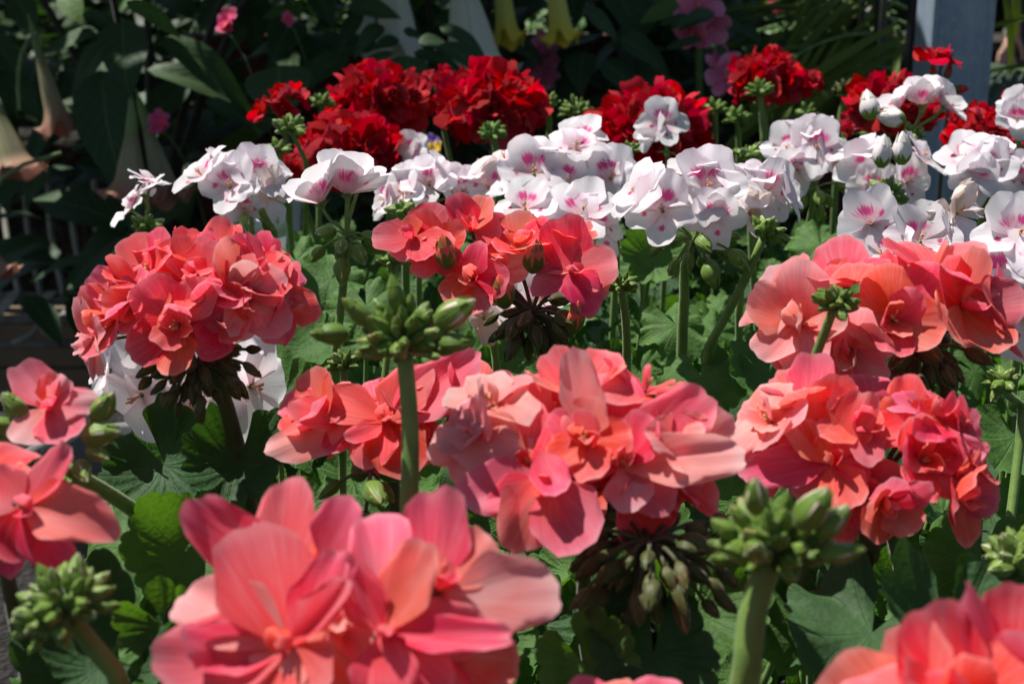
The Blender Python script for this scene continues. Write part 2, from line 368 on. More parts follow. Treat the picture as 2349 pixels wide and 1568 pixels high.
def leaf_mesh(seed, mat):
    q = random.Random(seed); b = MB(); na, nr = 126, 9; rows = []; uvs = []
    ph = [q.uniform(0, 6.28) for _ in range(5)]; sinus = q.uniform(0.10, 0.30); fun = q.uniform(-0.25, 0.55); rim = q.uniform(0.04, 0.09); pl = q.uniform(0.01, 0.03)
    tiltx = q.uniform(-0.7, 0.8); foldy = q.uniform(-0.6, 0.3)
    for i in range(nr + 1):
        t = (i/nr)**0.85; row = []; uvr = []
        for k in range(na + 1):
            s = k/na; a = (-PI + sinus) + s*(2*PI - 2*sinus)       # 0 is the tip
            lobe = abs(math.sin(PI*s*7))**0.7
            scal = abs(math.sin(PI*s*21))**0.7
            R0 = 0.5*(1.0 - 0.10*(1 - lobe) - 0.055*(1 - scal) + 0.05*math.sin(2*a + ph[0]) + 0.03*math.cos(a))
            R0 *= 1 - 0.12*sstep(0.85, 1.0, abs(2*s - 1))
            rr = R0*t; X = math.sin(a)*rr; Y = math.cos(a)*rr
            Z = fun*t*t*0.5 - pl*(0.5 + 0.5*math.cos(2*PI*s*7))*t*1.2 + rim*(t**3)*(math.sin(4*a + ph[1]) + 0.7*math.sin(7*a + ph[2]) + 0.35*math.sin(15*a + ph[3])*t**3)
            Z += tiltx*X*X + foldy*Y*abs(Y)
            row.append((X, Y, Z)); uvr.append((s, t))
        rows.append(row); uvs.append(uvr)
    b.grid(rows, uvs); return b.mesh('leaf_blade', M[mat])
LEAF = [leaf_mesh(100 + i, 'leaf') for i in range(10)]; LEAF_OLD = [leaf_mesh(200 + i, 'leaf_old') for i in range(6)]

# ------------------------------------------------------------------ the setting
def dirt(name, a, b, scale, bumpd):
    m = N(name); co = m.objco(); n = m.noise(co, scale, 6.0, 0.65); v = m.n('TexVoronoi'); v.inputs['Scale'].default_value = scale*2.2; m.l(co, v.inputs['Vector'])
    c = m.mix(m.ramp(n, 0.3, 0.7), a, b); c = m.mix(m.math('MULTIPLY', v.outputs['Distance'], 0.5), c, a)
    h = m.math('ADD', n, v.outputs['Distance'])
    return m.finish(c, 0.9, 0, None, 0.2, m.bump(h, 0.9, bumpd))
M['mulch'] = dirt('mulch', (0.020, 0.015, 0.011), (0.060, 0.046, 0.034), 14.0, 0.02)
M['soil'] = dirt('potting soil', (0.012, 0.010, 0.008), (0.040, 0.032, 0.024), 60.0, 0.006)
M['grit'] = dirt('grey grit', (0.010, 0.009, 0.008), (0.040, 0.036, 0.032), 70.0, 0.006)
FLOOR = -0.60
b = MB(); b.add([(-150, -60, FLOOR), (150, -60, FLOOR), (150, 240, FLOOR), (-150, 240, FLOOR)], [(0, 1, 2, 3)])
tag(obj('ground', b.mesh('ground', M['mulch'], False)), None, None, None, 'structure')

def wood_mat(name, a, b_, rough=0.6):
    m = N(name); co = m.objco(); mp = m.n('Mapping'); mp.inputs['Scale'].default_value = (1.5, 30, 30); m.l(co, mp.inputs[0])
    n = m.noise(mp.outputs[0], 1.0, 5.0, 0.6); c = m.mix(m.ramp(n, 0.3, 0.72), a, b_)
    return m.finish(c, rough, 0, None, 0.25, m.bump(n, 0.4, 0.003))
M['maroon'] = wood_mat('maroon painted wood', (0.050, 0.009, 0.010), (0.085, 0.016, 0.017))
M['logbark'] = dirt('log bark', (0.012, 0.010, 0.008), (0.05, 0.04, 0.032), 22.0, 0.02)
M['bench_wood'] = wood_mat('weathered wood', (0.03, 0.024, 0.018), (0.07, 0.058, 0.045))
m = N('galvanised steel'); co = m.objco(); mp = m.n('Mapping'); mp.inputs['Scale'].default_value = (26, 26, 2.2); m.l(co, mp.inputs[0])
n1 = m.noise(mp.outputs[0], 1.0, 5.0, 0.65); n2 = m.noise(co, 90.0, 4.0)
c = m.mix(m.ramp(n1, 0.3, 0.7), (0.22, 0.285, 0.36), (0.32, 0.40, 0.48)); c = m.mix(m.math('MULTIPLY', m.ramp(n2, 0.45, 0.7), 0.4), c, (0.40, 0.47, 0.54))
M['steel'] = m.finish(c, 0.55, 0, None, 0.4, m.bump(n2, 0.15, 0.001), 0, 0.35)
m = N('black pipe'); M['blackpipe'] = m.finish((0.010, 0.010, 0.012), 0.5, 0, None, 0.3)
m = N('white coated wire'); n = m.noise(m.objco(), 30.0, 4.0); M['wire'] = m.finish(m.mix(m.ramp(n, 0.35, 0.75), (0.30, 0.29, 0.25), (0.17, 0.165, 0.14)), 0.5)
m = N('grey plastic'); n = m.noise(m.objco(), 25.0, 4.0); M['greyplastic'] = m.finish(m.mix(n, (0.10, 0.10, 0.10), (0.17, 0.17, 0.165)), 0.5)
m = N('white plastic'); M['whiteplastic'] = m.finish((0.62, 0.70, 0.74), 0.35, 0.1)
m = N('paper label'); M['paper'] = m.finish((0.55, 0.58, 0.62), 0.6)
m = N('tan block'); n = m.noise(m.objco(), 18.0, 5.0); M['block'] = m.finish(m.mix(n, (0.16, 0.11, 0.07), (0.30, 0.22, 0.15)), 0.85, 0, None, 0.2, m.bump(n, 0.5, 0.006))

# staging bench under the geraniums
b = MB(); b.box((0.42, 0.78, -0.012), (2.5, 1.62, 0.020)); bench = obj('bench_top_gravel', b.mesh('bench_top', M['grit'], False))
bench_root = thing('staging_bench', (0.42, 0.78, FLOOR), 'low staging bench covered with grey grit under the geraniums', 'bench')
WM[bench] = Matrix.Identity(4); bench.parent = bench_root; bench.matrix_basis = WM[bench_root].inverted(); bench.name = 'gravel_top'
for (c, d) in (((0.42, -0.045, -0.04), (2.56, 0.03, 0.10)), ((0.42, 1.607, -0.04), (2.56, 0.03, 0.10)), ((-0.847, 0.78, -0.04), (0.03, 1.62, 0.10)), ((1.687, 0.78, -0.04), (0.03, 1.62, 0.10))):
    b = MB(); b.box(c, d); obj('rail', b.mesh('rail', M['bench_wood'], False), bench_root)
for x in (-0.82, 1.66):
    for y in (-0.02, 1.58):
        b = MB(); b.box((x, y, -0.345), (0.05, 0.05, 0.51)); obj('leg', b.mesh('leg', M['bench_wood'], False), bench_root)

# ------------------------------------------------------------------ geraniums
GROUP = 'geranium plants crowded together on the bench'
BASES = []      # (plant, crown point)
HEADPTS = []    # points that leaves keep clear of

def floret(plant, pos, f, style, size, elev=None, mats=None, upv=None, inner=None):
    """one open flower of the head: calyx and stamens, with its petals as sub-parts"""
    cal = CALYX['white' if style in ('white', 'faded', 'plain') else style]
    mw = frame(pos, f, upv or Vector((0, 0, 1)), size, u(-0.15, 0.15))
    fl = obj('flower', R.choice(cal), plant, mw)
    def pet(meshes, ang, el, L, off=0.05, tw=0.0):
        m = mw @ Matrix.Rotation(ang, 4, 'Z') @ Matrix.Translation((0, off, 0)) @ Matrix.Rotation(el, 4, 'X') @ Matrix.Rotation(tw, 4, 'Y') @ Matrix.Diagonal((L*u(0.92, 1.1), L, L, 1))
        o = obj('petal', R.choice(meshes), fl, m)
    if style == 'coral':
        outer = PET[mats or 'coral']; inn = PET['blush_in'] if mats == 'blush' else PET['coral_in']
        e0 = 0.32 if elev is None else elev*0.78; a0 = u(0, 6.28)
        for k in range(5):
            pet(outer, a0 + k*2*PI/5 + u(-.16, .16), e0 + u(-0.25, 0.22), u(0.96, 1.16), 0.04, u(-.2, .2))
        ni = inner if inner is not None else R.choice([1, 2, 2, 3])
        for k in range(ni):
            pet(inn if R.random() < 0.7 else outer, a0 + 0.6 + k*2*PI/max(1, ni) + u(-.3, .3), e0 + u(0.35, 0.75), u(0.52, 0.8), 0.03, u(-.5, .5))
    elif style == 'red':
        e0 = 0.40 if elev is None else elev; a0 = u(0, 6.28)
        for k in range(5): pet(PET['red'], a0 + k*2*PI/5 + u(-.15, .15), e0 + u(-.3, .25), u(0.9, 1.1), 0.03, u(-.25, .25))
        for k in range(3): pet(PET['red_in'], a0 + 0.6 + k*2*PI/3 + u(-.3, .3), e0 + u(0.35, 0.7), u(0.6, 0.8), 0.02, u(-.4, .4))
    else:
        e0 = 0.30 if elev is None else elev
        up, lo = ('white_blotch', 'white_spot') if style == 'white' else ('white', 'white') if style == 'plain' else ('faded', 'faded')
        for k, a in enumerate((0.42, -0.42)): pet(PET[up], a + u(-.1, .1), e0 + 0.10 + u(-.12, .15), u(1.0, 1.12), 0.04, u(-.15, .15))
        for a in (1.62, PI, -1.62): pet(PET[lo] if R.random() < 0.7 else PET['white'], a + u(-.15, .15), e0 - 0.05 + u(-.2, .18), u(0.9, 1.02), 0.04, u(-.15, .15))
        if style == 'white' and R.random() < 0.35: pet(PET['white'], u(0, 6.28), e0 + u(0.3, 0.6), u(0.6, 0.8), 0.04)
    return fl

def hero_flower(plant, c, d, f, petals):
    """a near open flower whose petals are set one by one: tip pixel, width in pixels, colour, tip and base offsets towards the viewer in cm"""
    fl = obj('flower', R.choice(CALYX['coral']), plant, frame(at(c[0], c[1], d), face(f), Vector((0, 0, 1)), 0.017))
    for pt in petals:
        tx, ty, wpx, mat = pt[:4]; dt = pt[4] if len(pt) > 4 else 0.5; bx, by = pt[5] if len(pt) > 5 else c; db = pt[6] if len(pt) > 6 else 0.1
        p0 = at(bx, by, d - db*.01); p1 = at(tx, ty, d - dt*.01); L = (p1 - p0).length
        me = R.choice(PET[mat]); hw = max(abs(v.co.x) for v in me.vertices); ym = max(v.co.y for v in me.vertices)
        n = -FWD*0.85 + UP*u(.25, .6) + RIGHT*u(-.3, .3)
        obj('petal', me, fl, frame(p0, n, p1 - p0, (wpx/FPX*d/2/hw, L/ym, L)))
    for k in range(2):
        m = WM[fl] @ Matrix.Rotation(u(0, 6.28), 4, 'Z') @ Matrix.Rotation(u(.7, 1.1), 4, 'X') @ Matrix.Diagonal((.6, .6, .6, 1)); obj('petal', R.choice(PET['coral_in']), fl, m)
    return fl

def curve_pts(a, bpt, sag, n=6):
    mid = (a + bpt)/2 + sag; return bez(a, lerp(a, mid, 0.8), lerp(bpt, mid, 0.8), bpt, n)

def bud(plant, pos, d, key, size):
    return obj('bud', R.choice(BUD[key]), plant, frame(pos, d, R.choice([Vector((1, 0, 0.1)), Vector((0.1, 1, 0))]), (size*u(0.9, 1.1), size*u(0.9, 1.1), size), u(0, 6)))

def stalk(plant, mb, hub, foot, r, mi=0, droop=None):
    """stalk from the plant's crown to the hub; foot is where it leaves the foliage"""
    crown = CROWN[plant]
    if foot is None:
        foot = lerp(hub, crown, 0.6) + Vector((u(-.01, .01), u(0, .015), 0))
    p = bez(crown, lerp(crown, foot, 0.6), lerp(foot, hub, -0.25), foot, 4)[:-1] + curve_pts(foot, hub, Vector((u(-.004, .004), 0.003, 0)), 6)
    mb.tube(p, [r*1.15]*4 + [r*(1.06 - 0.02*k) for k in range(7)], 11, mi)
    if hub.y < 0.85:
        for k in range(420):      # soft hairs on the near stalks
            t = R.random()*(len(p) - 1.001); i = int(t); c = lerp(p[i], p[i+1], t - i); ax = (p[i+1] - p[i]).normalized()
            o_ = ax.orthogonal().normalized(); o_ = Matrix.Rotation(u(0, 6.28), 3, ax) @ o_; L = u(.0007, .0016); sd = ax.cross(o_)*0.00006
            mb.add([c + o_*r - sd, c + o_*r + sd, c + o_*(r + L) + ax*u(-.0004, .0006)], [(0, 1, 2)], None, mi)
CROWN = {}

def bract(mb, hub, d, L, mi):
    d = d.normalized(); tn = d.cross(Vector((0.2, 0.1, 1))).normalized(); nn = tn.cross(d)
    mb.add([hub, hub + d*L*0.45 + tn*L*0.3 + nn*L*.05, hub + d*L*0.45 - tn*L*0.3 + nn*L*.05, hub + d*L, hub + d*L*0.45 - nn*L*0.06], [(0, 4, 1), (0, 2, 4), (1, 4, 3), (4, 2, 3)], None, mi)

def new_plant(label, hub, lean=(0.0, 0.03)):
    base = Vector((hub.x + lean[0], hub.y + lean[1], 0.0))
    p = thing('geranium_plant', base, label, 'geranium', GROUP)
    CROWN[p] = base + Vector((0, 0, 0.11)); BASES.append((p, CROWN[p]))
    mb = MB(); mb.tube([base, base + Vector((0.004, 0.002, 0.05)), CROWN[p] + Vector((0, 0, 0.01))], [0.008, 0.0075, 0.006], 8)
    obj('main_stem', mb.mesh('main_stem', M['stem']), p)
    return p

def bud_cluster(plant, hubpx, r_cm, n, key, size_cm, d, foot=None, stem_r=0.0028, updir=(0, 1, 0.1), spread=1.75, mat='stalk', bracts=5):
    """tight head of green buds on its own stalk"""
    hub = at(hubpx[0], hubpx[1], d); Rr = r_cm*0.01; HEADPTS.append((hub, Rr))
    ax = face(updir); mb = MB()
    stalk(plant, mb, hub, at(*foot) if foot else None, stem_r)
    q = frame(Vector((0, 0, 0)), ax, FWD*-1)
    for k in range(n):
        t = (k + 0.5)/n; pol = spread*math.sqrt(t)*1.0; a = k*2.39996 + u(-.25, .25)
        dd = (q @ Vector((math.sin(pol)*math.cos(a), math.sin(pol)*math.sin(a), math.cos(pol)))).normalized()
        L = size_cm*0.01*R.choice([u(0.5, 0.8), u(0.75, 1.2)])*(1.1 - 0.15*abs(pol - 0.9)); root = hub + dd*max(Rr*u(0.8, 1.05) - L, Rr*0.2)
        mb.tube(curve_pts(hub, root, Vector((0, 0, 0.0015)), 3), [0.0012, 0.0011, 0.001, 0.0013], 5)
        bud(plant, root, (dd + Vector((u(-.2, .2), u(-.2, .2), u(-.1, .25)))), key, L)
    for k in range(bracts):
        a = k*2*PI/bracts + u(-.3, .3); bract(mb, hub - ax*0.002, q @ Vector((math.cos(a), math.sin(a), u(-.3, .2))), Rr*u(0.4, 0.6), 1)
    obj('bud_stalk', mb.mesh('bud_stalk', [M[mat], M['bract']]), plant)

def hanging_buds(plant, mb, hub, n, key, size_cm, reach, px=None, d=None, front=0.6):
    """buds and spent pedicels that droop round the underside of an open head"""
    for k in range(n):
        a = k*2.39996 + u(-.3, .3); z = lerp(0.35, -0.97, (k + .5)/n) + u(-.1, .1); z = max(-.98, min(.4, z)); rr = math.sqrt(1 - z*z)
        dv = Vector((math.cos(a)*rr, math.sin(a)*rr, z)); L = size_cm*0.01*u(0.7, 1.25)
        p = hub + dv*reach*u(0.30, 0.85); dd = (dv + Vector((u(-.25, .25), u(-.25, .25), -u(0.1, 0.7)))).normalized()
        mid = lerp(hub, p, 0.6) + Vector((0, 0, reach*0.12))
        mb.tube(bez(hub, lerp(hub, mid, 0.7), mid, p, 5), [0.0008]*6, 5)
        bud(plant, p - dd*0.001, dd, key, L)

def flower_head(plant, hubpx, d, florets, style, foot=None, stem_r=0.0027, hang=0, hang_key='dark', reach=0.03, hub_size=1.4, mat='stalk_dark', heroes=()):
    hub = at(hubpx[0], hubpx[1], d); HEADPTS.append((hub, 0.03)); mb = MB()
    stalk(plant, mb, hub, at(*foot) if foot else None, stem_r)
    for hf in heroes:
        c, dd, f, pl = hf; hero_flower(plant, c, dd, f, pl); end = at(c[0], c[1], dd); fv = face(f); HEADPTS.append((end, .025))
        mb.tube(bez(hub, lerp(hub, end, 0.3), end - fv*.014, end - fv*.003, 6), [0.0011]*7, 6)
    for fs in florets:
        px, py, dz, size, f = fs[:5]; o = fs[5] if len(fs) > 5 else {}
        s = size*0.01; pos = at(px, py, d - dz*0.01); fv = face(f); HEADPTS.append((pos, s))
        floret(plant, pos, fv, o.get('style', style), s, o.get('elev'), o.get('mat'), inner=o.get('inner'))
        end = pos - fv*s*0.18
        mb.tube(bez(hub, lerp(hub, end, 0.3) + Vector((0, 0, 0.006)), end - fv*0.012, end, 6), [0.0011]*7, 6)
    if hang: hanging_buds(plant, mb, hub, hang, hang_key, hub_size, reach)
    for k in range(6):
        a = k*PI/3 + u(-.3, .3); bract(mb, hub - Vector((0, 0, 0.001)), Vector((math.cos(a), math.sin(a), u(-.4, .1))), 0.009, 1)
    obj('flower_stalk', mb.mesh('flower_stalk', [M[mat], M['bract']]), plant)
    return hub

def dome_head(plant, cpx, d, wpx, n, style, foot=None, size=None, stem_r=0.0026, mat='stalk', hang=4):
    """round head of crowded double flowers filling a dome wpx wide"""
    rad = wpx*0.45/FPX*d; s = size or rad*0.60; c = at(cpx[0], cpx[1], d); hub = c - Vector((0, 0, rad*0.55)); HEADPTS.append((c, rad)); mb = MB()
    stalk(plant, mb, hub, at(*foot) if foot else None, stem_r, 0)
    for k in range(n):
        z = 1 - 1.25*(k + 0.5)/n; a = k*2.39996 + u(-.2, .2); rr = math.sqrt(max(0, 1 - z*z))
        dd = Vector((math.cos(a)*rr, math.sin(a)*rr, z*0.85)).normalized(); pos = c + Vector((dd.x*rad, dd.y*rad, dd.z*rad*0.85))*u(0.55, 0.72)
        floret(plant, pos, dd + Vector((u(-.15, .15), u(-.15, .15), u(-.1, .1))), style, s*u(0.85, 1.12), elev=0.55)
        mb.tube(curve_pts(hub, pos - dd*s*0.2, Vector((0, 0, 0.002)), 4), [0.001]*5, 5)
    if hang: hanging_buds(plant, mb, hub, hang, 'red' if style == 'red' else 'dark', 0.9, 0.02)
    obj('flower_stalk', mb.mesh('flower_stalk', [M[mat], M['bract']]), plant)

B = {'mat': 'blush'}; RO = {'mat': 'rose'}
# ---- coral plants, nearest first
p = new_plant('coral geranium with large blurred flower head nearest the camera at bottom', at(830, 1450, .41), (0.0, 0.05))
flower_head(p, (850, 1560), .43, [
    (700, 1370, -2.4, 2.4, (-.25, .8, .5), dict(elev=.6, inner=0)), (960, 1400, -1.2, 2.6, (.3, .6, .6), dict(elev=.5, inner=1)), (560, 1540, -.8, 2.4, (-.6, .2, .7), dict(mat='rose', inner=1)), (850, 1560, -.2, 2.4, (.1, .1, .95), dict(mat='rose')), (1040, 1500, -1.2, 2.2, (.6, .2, .6), dict(inner=1)), (770, 1430, 1.0, 1.8, (.1, .5, .85), dict(mat='blush', inner=4)), (960, 1400, 1.4, 1.6, (.4, .4, .8), dict(inner=4)), (560, 1440, .9, 1.6, (-.4, .5, .8), dict(mat='coral', inner=3))], 'coral', hang=3, heroes=[
    ((665, 1480), .395, (-.2, .35, .9), [(590, 1185, 275, 'coral', 0.2), (395, 1330, 180, 'blush', -.4), (362, 1520, 220, 'coral', .6), (480, 1470, 130, 'coral_in', 1.4), (735, 1265, 140, 'coral', .9), (700, 1345, 90, 'coral_in', 1.6), (690, 1600, 190, 'coral', 1.6), (600, 1590, 150, 'blush', 1.2), (790, 1560, 120, 'coral', 1.5)]),
    ((640, 1320), .425, (-.3, .8, .3), [(432, 1155, 155, 'rose', .2), (670, 1068, 155, 'rose', -.2), (800, 1125, 120, 'rose', -.6, (740, 1290))]),
    ((880, 1450), .395, (.2, .4, .9), [(925, 1245, 150, 'coral', .9), (880, 1140, 190, 'rose', -.8), (1115, 1395, 140, 'coral', .9), (1178, 1468, 95, 'coral', 1.1), (1010, 1620, 210, 'rose', 1.4), (880, 1640, 160, 'coral', 1.6), (850, 1325, 95, 'coral_in', 1.4), (780, 1330, 120, 'coral', .8)]),
    ((1000, 1350), .41, (.5, .7, .3), [(1005, 1110, 185, 'coral', .2, (985, 1360)), (1285, 1345, 195, 'blush', .0, (1030, 1370)), (1120, 1210, 150, 'coral', -.6)])])
p = new_plant('coral geranium whose pink petals rise at the bottom right corner', at(2240, 1560, .37), (0.02, 0.05))
flower_head(p, (2240, 1680), .37, [(2200, 1650, 1.0, 2.9, (-.3, .75, .6), dict(elev=.5)), (2340, 1590, 0, 2.8, (.3, .8, .5), dict(elev=.5)), (2110, 1700, .6, 2.6, (-.7, .5, .5)), (2300, 1530, -1.5, 2.4, (.2, .9, .1), B)], 'coral')
p = new_plant('coral geranium showing only one petal tip at bottom centre edge', at(1440, 1620, .40), (0.02, 0.04))
flower_head(p, (1440, 1690), .40, [(1440, 1680, 0, 2.0, (0, .9, .4), RO), (1380, 1720, .5, 2.0, (-.5, .6, .5))], 'coral')
p = new_plant('coral geranium behind the tall bud stalk, petals peeking left of centre', at(900, 980, .60), (0.01, 0.05))
flower_head(p, (900, 1070), .60, [(1040, 930, -.8, 2.3, (.2, .8, .45), dict(elev=.5, mat='rose')), (780, 990, -.6, 2.2, (-.5, .5, .6)), (930, 1010, .6, 2.1, (.1, .3, .95)), (965, 915, .2, 1.9, (.0, .7, .6), dict(mat='rose', inner=3)), (735, 945, .3, 1.9, (-.6, .5, .5)), (1090, 915, .2, 1.9, (.4, .6, .6), dict(mat='coral', inner=3))], 'coral', heroes=[
    ((885, 965), .585, (-.1, .6, .8), [(1110, 818, 150, 'rose', -.4), (970, 825, 130, 'rose', -.6), (845, 828, 115, 'coral', -.4), (700, 868, 110, 'coral', .2), (825, 1060, 130, 'coral', 1.2), (935, 1092, 150, 'coral', 1.2), (800, 990, 60, 'coral', 1.4)]),
    ((800, 960), .59, (-.7, .4, .5), [(618, 1055, 115, 'blush', .5), (660, 960, 90, 'coral', .2), (760, 1040, 80, 'rose', .8)])])
hb = MB(); hanging_buds(p, hb, at(850, 1085, .59), 8, 'coral', 1.5, 0.02); obj('bud_stalk', hb.mesh('bud_stalk', M['stalk_dark']), p)
p = new_plant('coral geranium with wide open petals and drooping buds in the centre', at(1330, 1080, .51), (0.03, 0.06))
flower_head(p, (1380, 1170), .515, [
    (1180, 1010, -.8, 2.3, (-.35, .6, .7), dict(mat='rose', inner=1)), (1400, 1020, -.8, 2.4, (.2, .6, .7), dict(mat='rose')), (1300, 1080, -.2, 2.2, (0, .3, .9)), (1540, 1060, -.6, 2.2, (.7, .4, .5), dict(mat='rose', inner=1)), (1480, 1130, .2, 2.0, (.5, -.3, .7), RO), (1090, 1010, .6, 1.8, (-.6, .4, .6), dict(mat='blush', inner=3)), (1345, 1010, 1.5, 1.6, (-.1, .4, .9), dict(inner=4)), (1560, 1010, .8, 1.8, (.5, .4, .7), dict(mat='blush', inner=3)), (1330, 905, -.8, 2.0, (.0, .9, .3), dict(inner=3)), (1480, 900, -.8, 1.8, (.3, .9, .2), dict(mat='rose', inner=2)), (1130, 930, -.2, 1.8, (-.3, .8, .4), dict(mat='blush', inner=2))], 'coral', foot=(1340, 1400, .56), heroes=[
    ((1425, 1070), .50, (.2, .5, .8), [(1392, 805, 195, 'coral', .1), (1318, 800, 110, 'blush', -.8, (1350, 1000)), (1630, 895, 165, 'coral', .2), (1712, 1045, 130, 'blush', .6), (1298, 1020, 95, 'coral', 1.0), (1422, 978, 60, 'blush', 1.4), (1470, 1140, 130, 'blush', 1.4), (1550, 1160, 140, 'rose', .5), (1500, 960, 120, 'coral', -.4)]),
    ((1215, 1065), .50, (-.2, .4, .9), [(1010, 945, 160, 'blush', .4), (1180, 905, 150, 'coral', -.3), (1085, 1000, 120, 'blush', 1.0), (1290, 950, 120, 'coral', -.1), (1255, 1000, 70, 'blush', 1.5)]),
    ((1245, 1095), .492, (-.1, -.2, .95), [(1048, 1130, 150, 'rose', .8), (1178, 1255, 160, 'coral', 1.0), (1345, 1268, 180, 'rose', .9), (1285, 1120, 100, 'rose', 1.5, (1235, 1030)), (1130, 1190, 120, 'rose', .3)]),
    ((1255, 970), .525, (0, .9, .3), [(1190, 845, 150, 'rose', 0), (1285, 850, 140, 'rose', -.3)])])
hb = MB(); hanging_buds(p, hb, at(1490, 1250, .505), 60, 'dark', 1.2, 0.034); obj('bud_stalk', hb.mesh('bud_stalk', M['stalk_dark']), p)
p = new_plant('coral geranium with full round head low on the right', at(2000, 1060, .55), (0.0, 0.05))
flower_head(p, (2010, 1120), .555, [
    (1800, 1030, -.6, 2.2, (-.7, .4, .5), dict(mat='rose', inner=1)), (2000, 960, -1.0, 2.3, (.0, .85, .4), dict(mat='rose', elev=.5)), (2030, 1150, 2.0, 1.6, (.05, -.2, .97), dict(elev=.95, inner=4)), (2185, 1125, 1.2, 1.9, (.55, -.05, .8), dict(elev=.9, inner=3)), (2150, 1030, -.6, 2.3, (.6, .5, .5), RO), (1960, 1120, .2, 2.0, (-.1, -.2, .9)), (1975, 985, 1.2, 1.7, (.1, .5, .8), dict(inner=4)), (2110, 1060, 1.4, 1.7, (.3, .3, .9), dict(inner=4)), (1770, 970, .4, 1.8, (-.6, .6, .5), dict(mat='blush', inner=3)), (2140, 960, .6, 1.8, (.4, .7, .5), dict(mat='rose', inner=3)), (1850, 920, -.2, 1.8, (-.3, .85, .3), dict(inner=2)), (2210, 1030, .4, 1.8, (.8, .3, .4), dict(mat='rose', inner=2))], 'coral', foot=(2075, 1390, .62), hang=8, reach=.025, heroes=[
    ((1905, 1060), .54, (-.2, .4, .9), [(1930, 862, 165, 'coral', 0), (1692, 1000, 150, 'rose', .2), (1790, 900, 140, 'rose', -.3), (1835, 1130, 140, 'coral', .9), (2000, 1050, 85, 'coral', 1.0), (1985, 900, 120, 'coral', -.2), (1960, 1170, 120, 'coral', 1.0), (1850, 960, 100, 'coral_in', 1.0), (1700, 1080, 110, 'rose', .5)]),
    ((2065, 1010), .545, (.2, .6, .7), [(2105, 840, 120, 'rose', -.5), (2230, 960, 165, 'rose', 0), (2020, 900, 90, 'coral', 0), (2255, 1060, 120, 'rose', .2), (2060, 940, 70, 'coral_in', .8), (2140, 920, 120, 'rose', -.2)])])
p = new_plant('coral geranium with loose head at right, dark stalks below', at(2060, 740, .62), (0.02, 0.05))
flower_head(p, (2110, 800), .62, [
    (1835, 740, 1.2, 2.3, (-.55, .15, .8), B), (1935, 655, 0, 2.3, (-.25, .85, .4), dict(elev=.5)), (2050, 735, 1.6, 2.4, (-.1, .25, .95), dict(elev=.45, inner=4)), (2150, 640, .2, 2.6, (.1, .9, .35), dict(elev=.6)),
    (2205, 700, 1.4, 2.4, (.45, .25, .85), dict(elev=.45)), (1950, 800, 1.4, 2.0, (-.3, -.15, .9), B), (2255, 725, .4, 2.2, (.9, .15, .3), RO), (1880, 800, .6, 2.0, (-.5, -.4, .7)), (1800, 690, -.3, 2.0, (-.6, .7, .2), B), (2060, 650, -.6, 2.2, (-.1, .95, .1), RO)], 'coral', foot=(2230, 980, .66), hang=24, reach=.028)
p = new_plant('coral geranium with dense ball head at left over white petals', at(440, 720, .63), (0.03, 0.05))
flower_head(p, (450, 770), .63, [
    (410, 745, 2.6, 2.25, (-.05, .0, 1), dict(elev=.15, inner=4)), (290, 680, 1.2, 1.9, (-.6, .35, .7), dict(mat='rose', elev=.45)), (345, 630, .8, 1.9, (-.4, .7, .6), dict(elev=.5)), (470, 600, .2, 2.0, (0, .9, .4), dict(mat='rose', elev=.5)), (565, 640, 1.2, 2.0, (.35, .55, .75), dict(elev=.5)),
    (620, 630, .2, 1.9, (.65, .7, .3), dict(mat='rose', elev=.45)), (570, 690, 1.8, 1.8, (.25, .25, .95), dict(mat='blush', elev=.45)), (645, 705, .6, 1.8, (.9, .05, .45), RO), (225, 780, .6, 1.9, (-.8, -.1, .5), B), (440, 650, 1.4, 1.9, (0, .55, .85), dict(elev=.5)),
    (390, 590, -.8, 1.9, (-.2, .95, .2), dict(mat='rose', elev=.5)), (545, 590, -.8, 1.9, (.2, .95, .2), dict(mat='rose', elev=.5)), (265, 735, 1.2, 1.8, (-.7, .1, .7), dict(mat='rose', elev=.4)), (510, 650, 1.5, 1.8, (.1, .5, .85), dict(mat='coral', elev=.5)), (340, 700, 1.8, 1.7, (-.4, .2, .9), dict(elev=.5)), (500, 730, 2.0, 1.7, (.25, .1, .95), dict(mat='rose', elev=.4))], 'coral', foot=(530, 970, .66), stem_r=.0036, hang=0)
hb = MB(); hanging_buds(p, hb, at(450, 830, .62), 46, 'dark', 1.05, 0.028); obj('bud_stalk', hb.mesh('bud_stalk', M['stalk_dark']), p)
p = new_plant('coral geranium with sparse open head in front of the white flowers', at(1190, 650, .74), (0.01, 0.05))
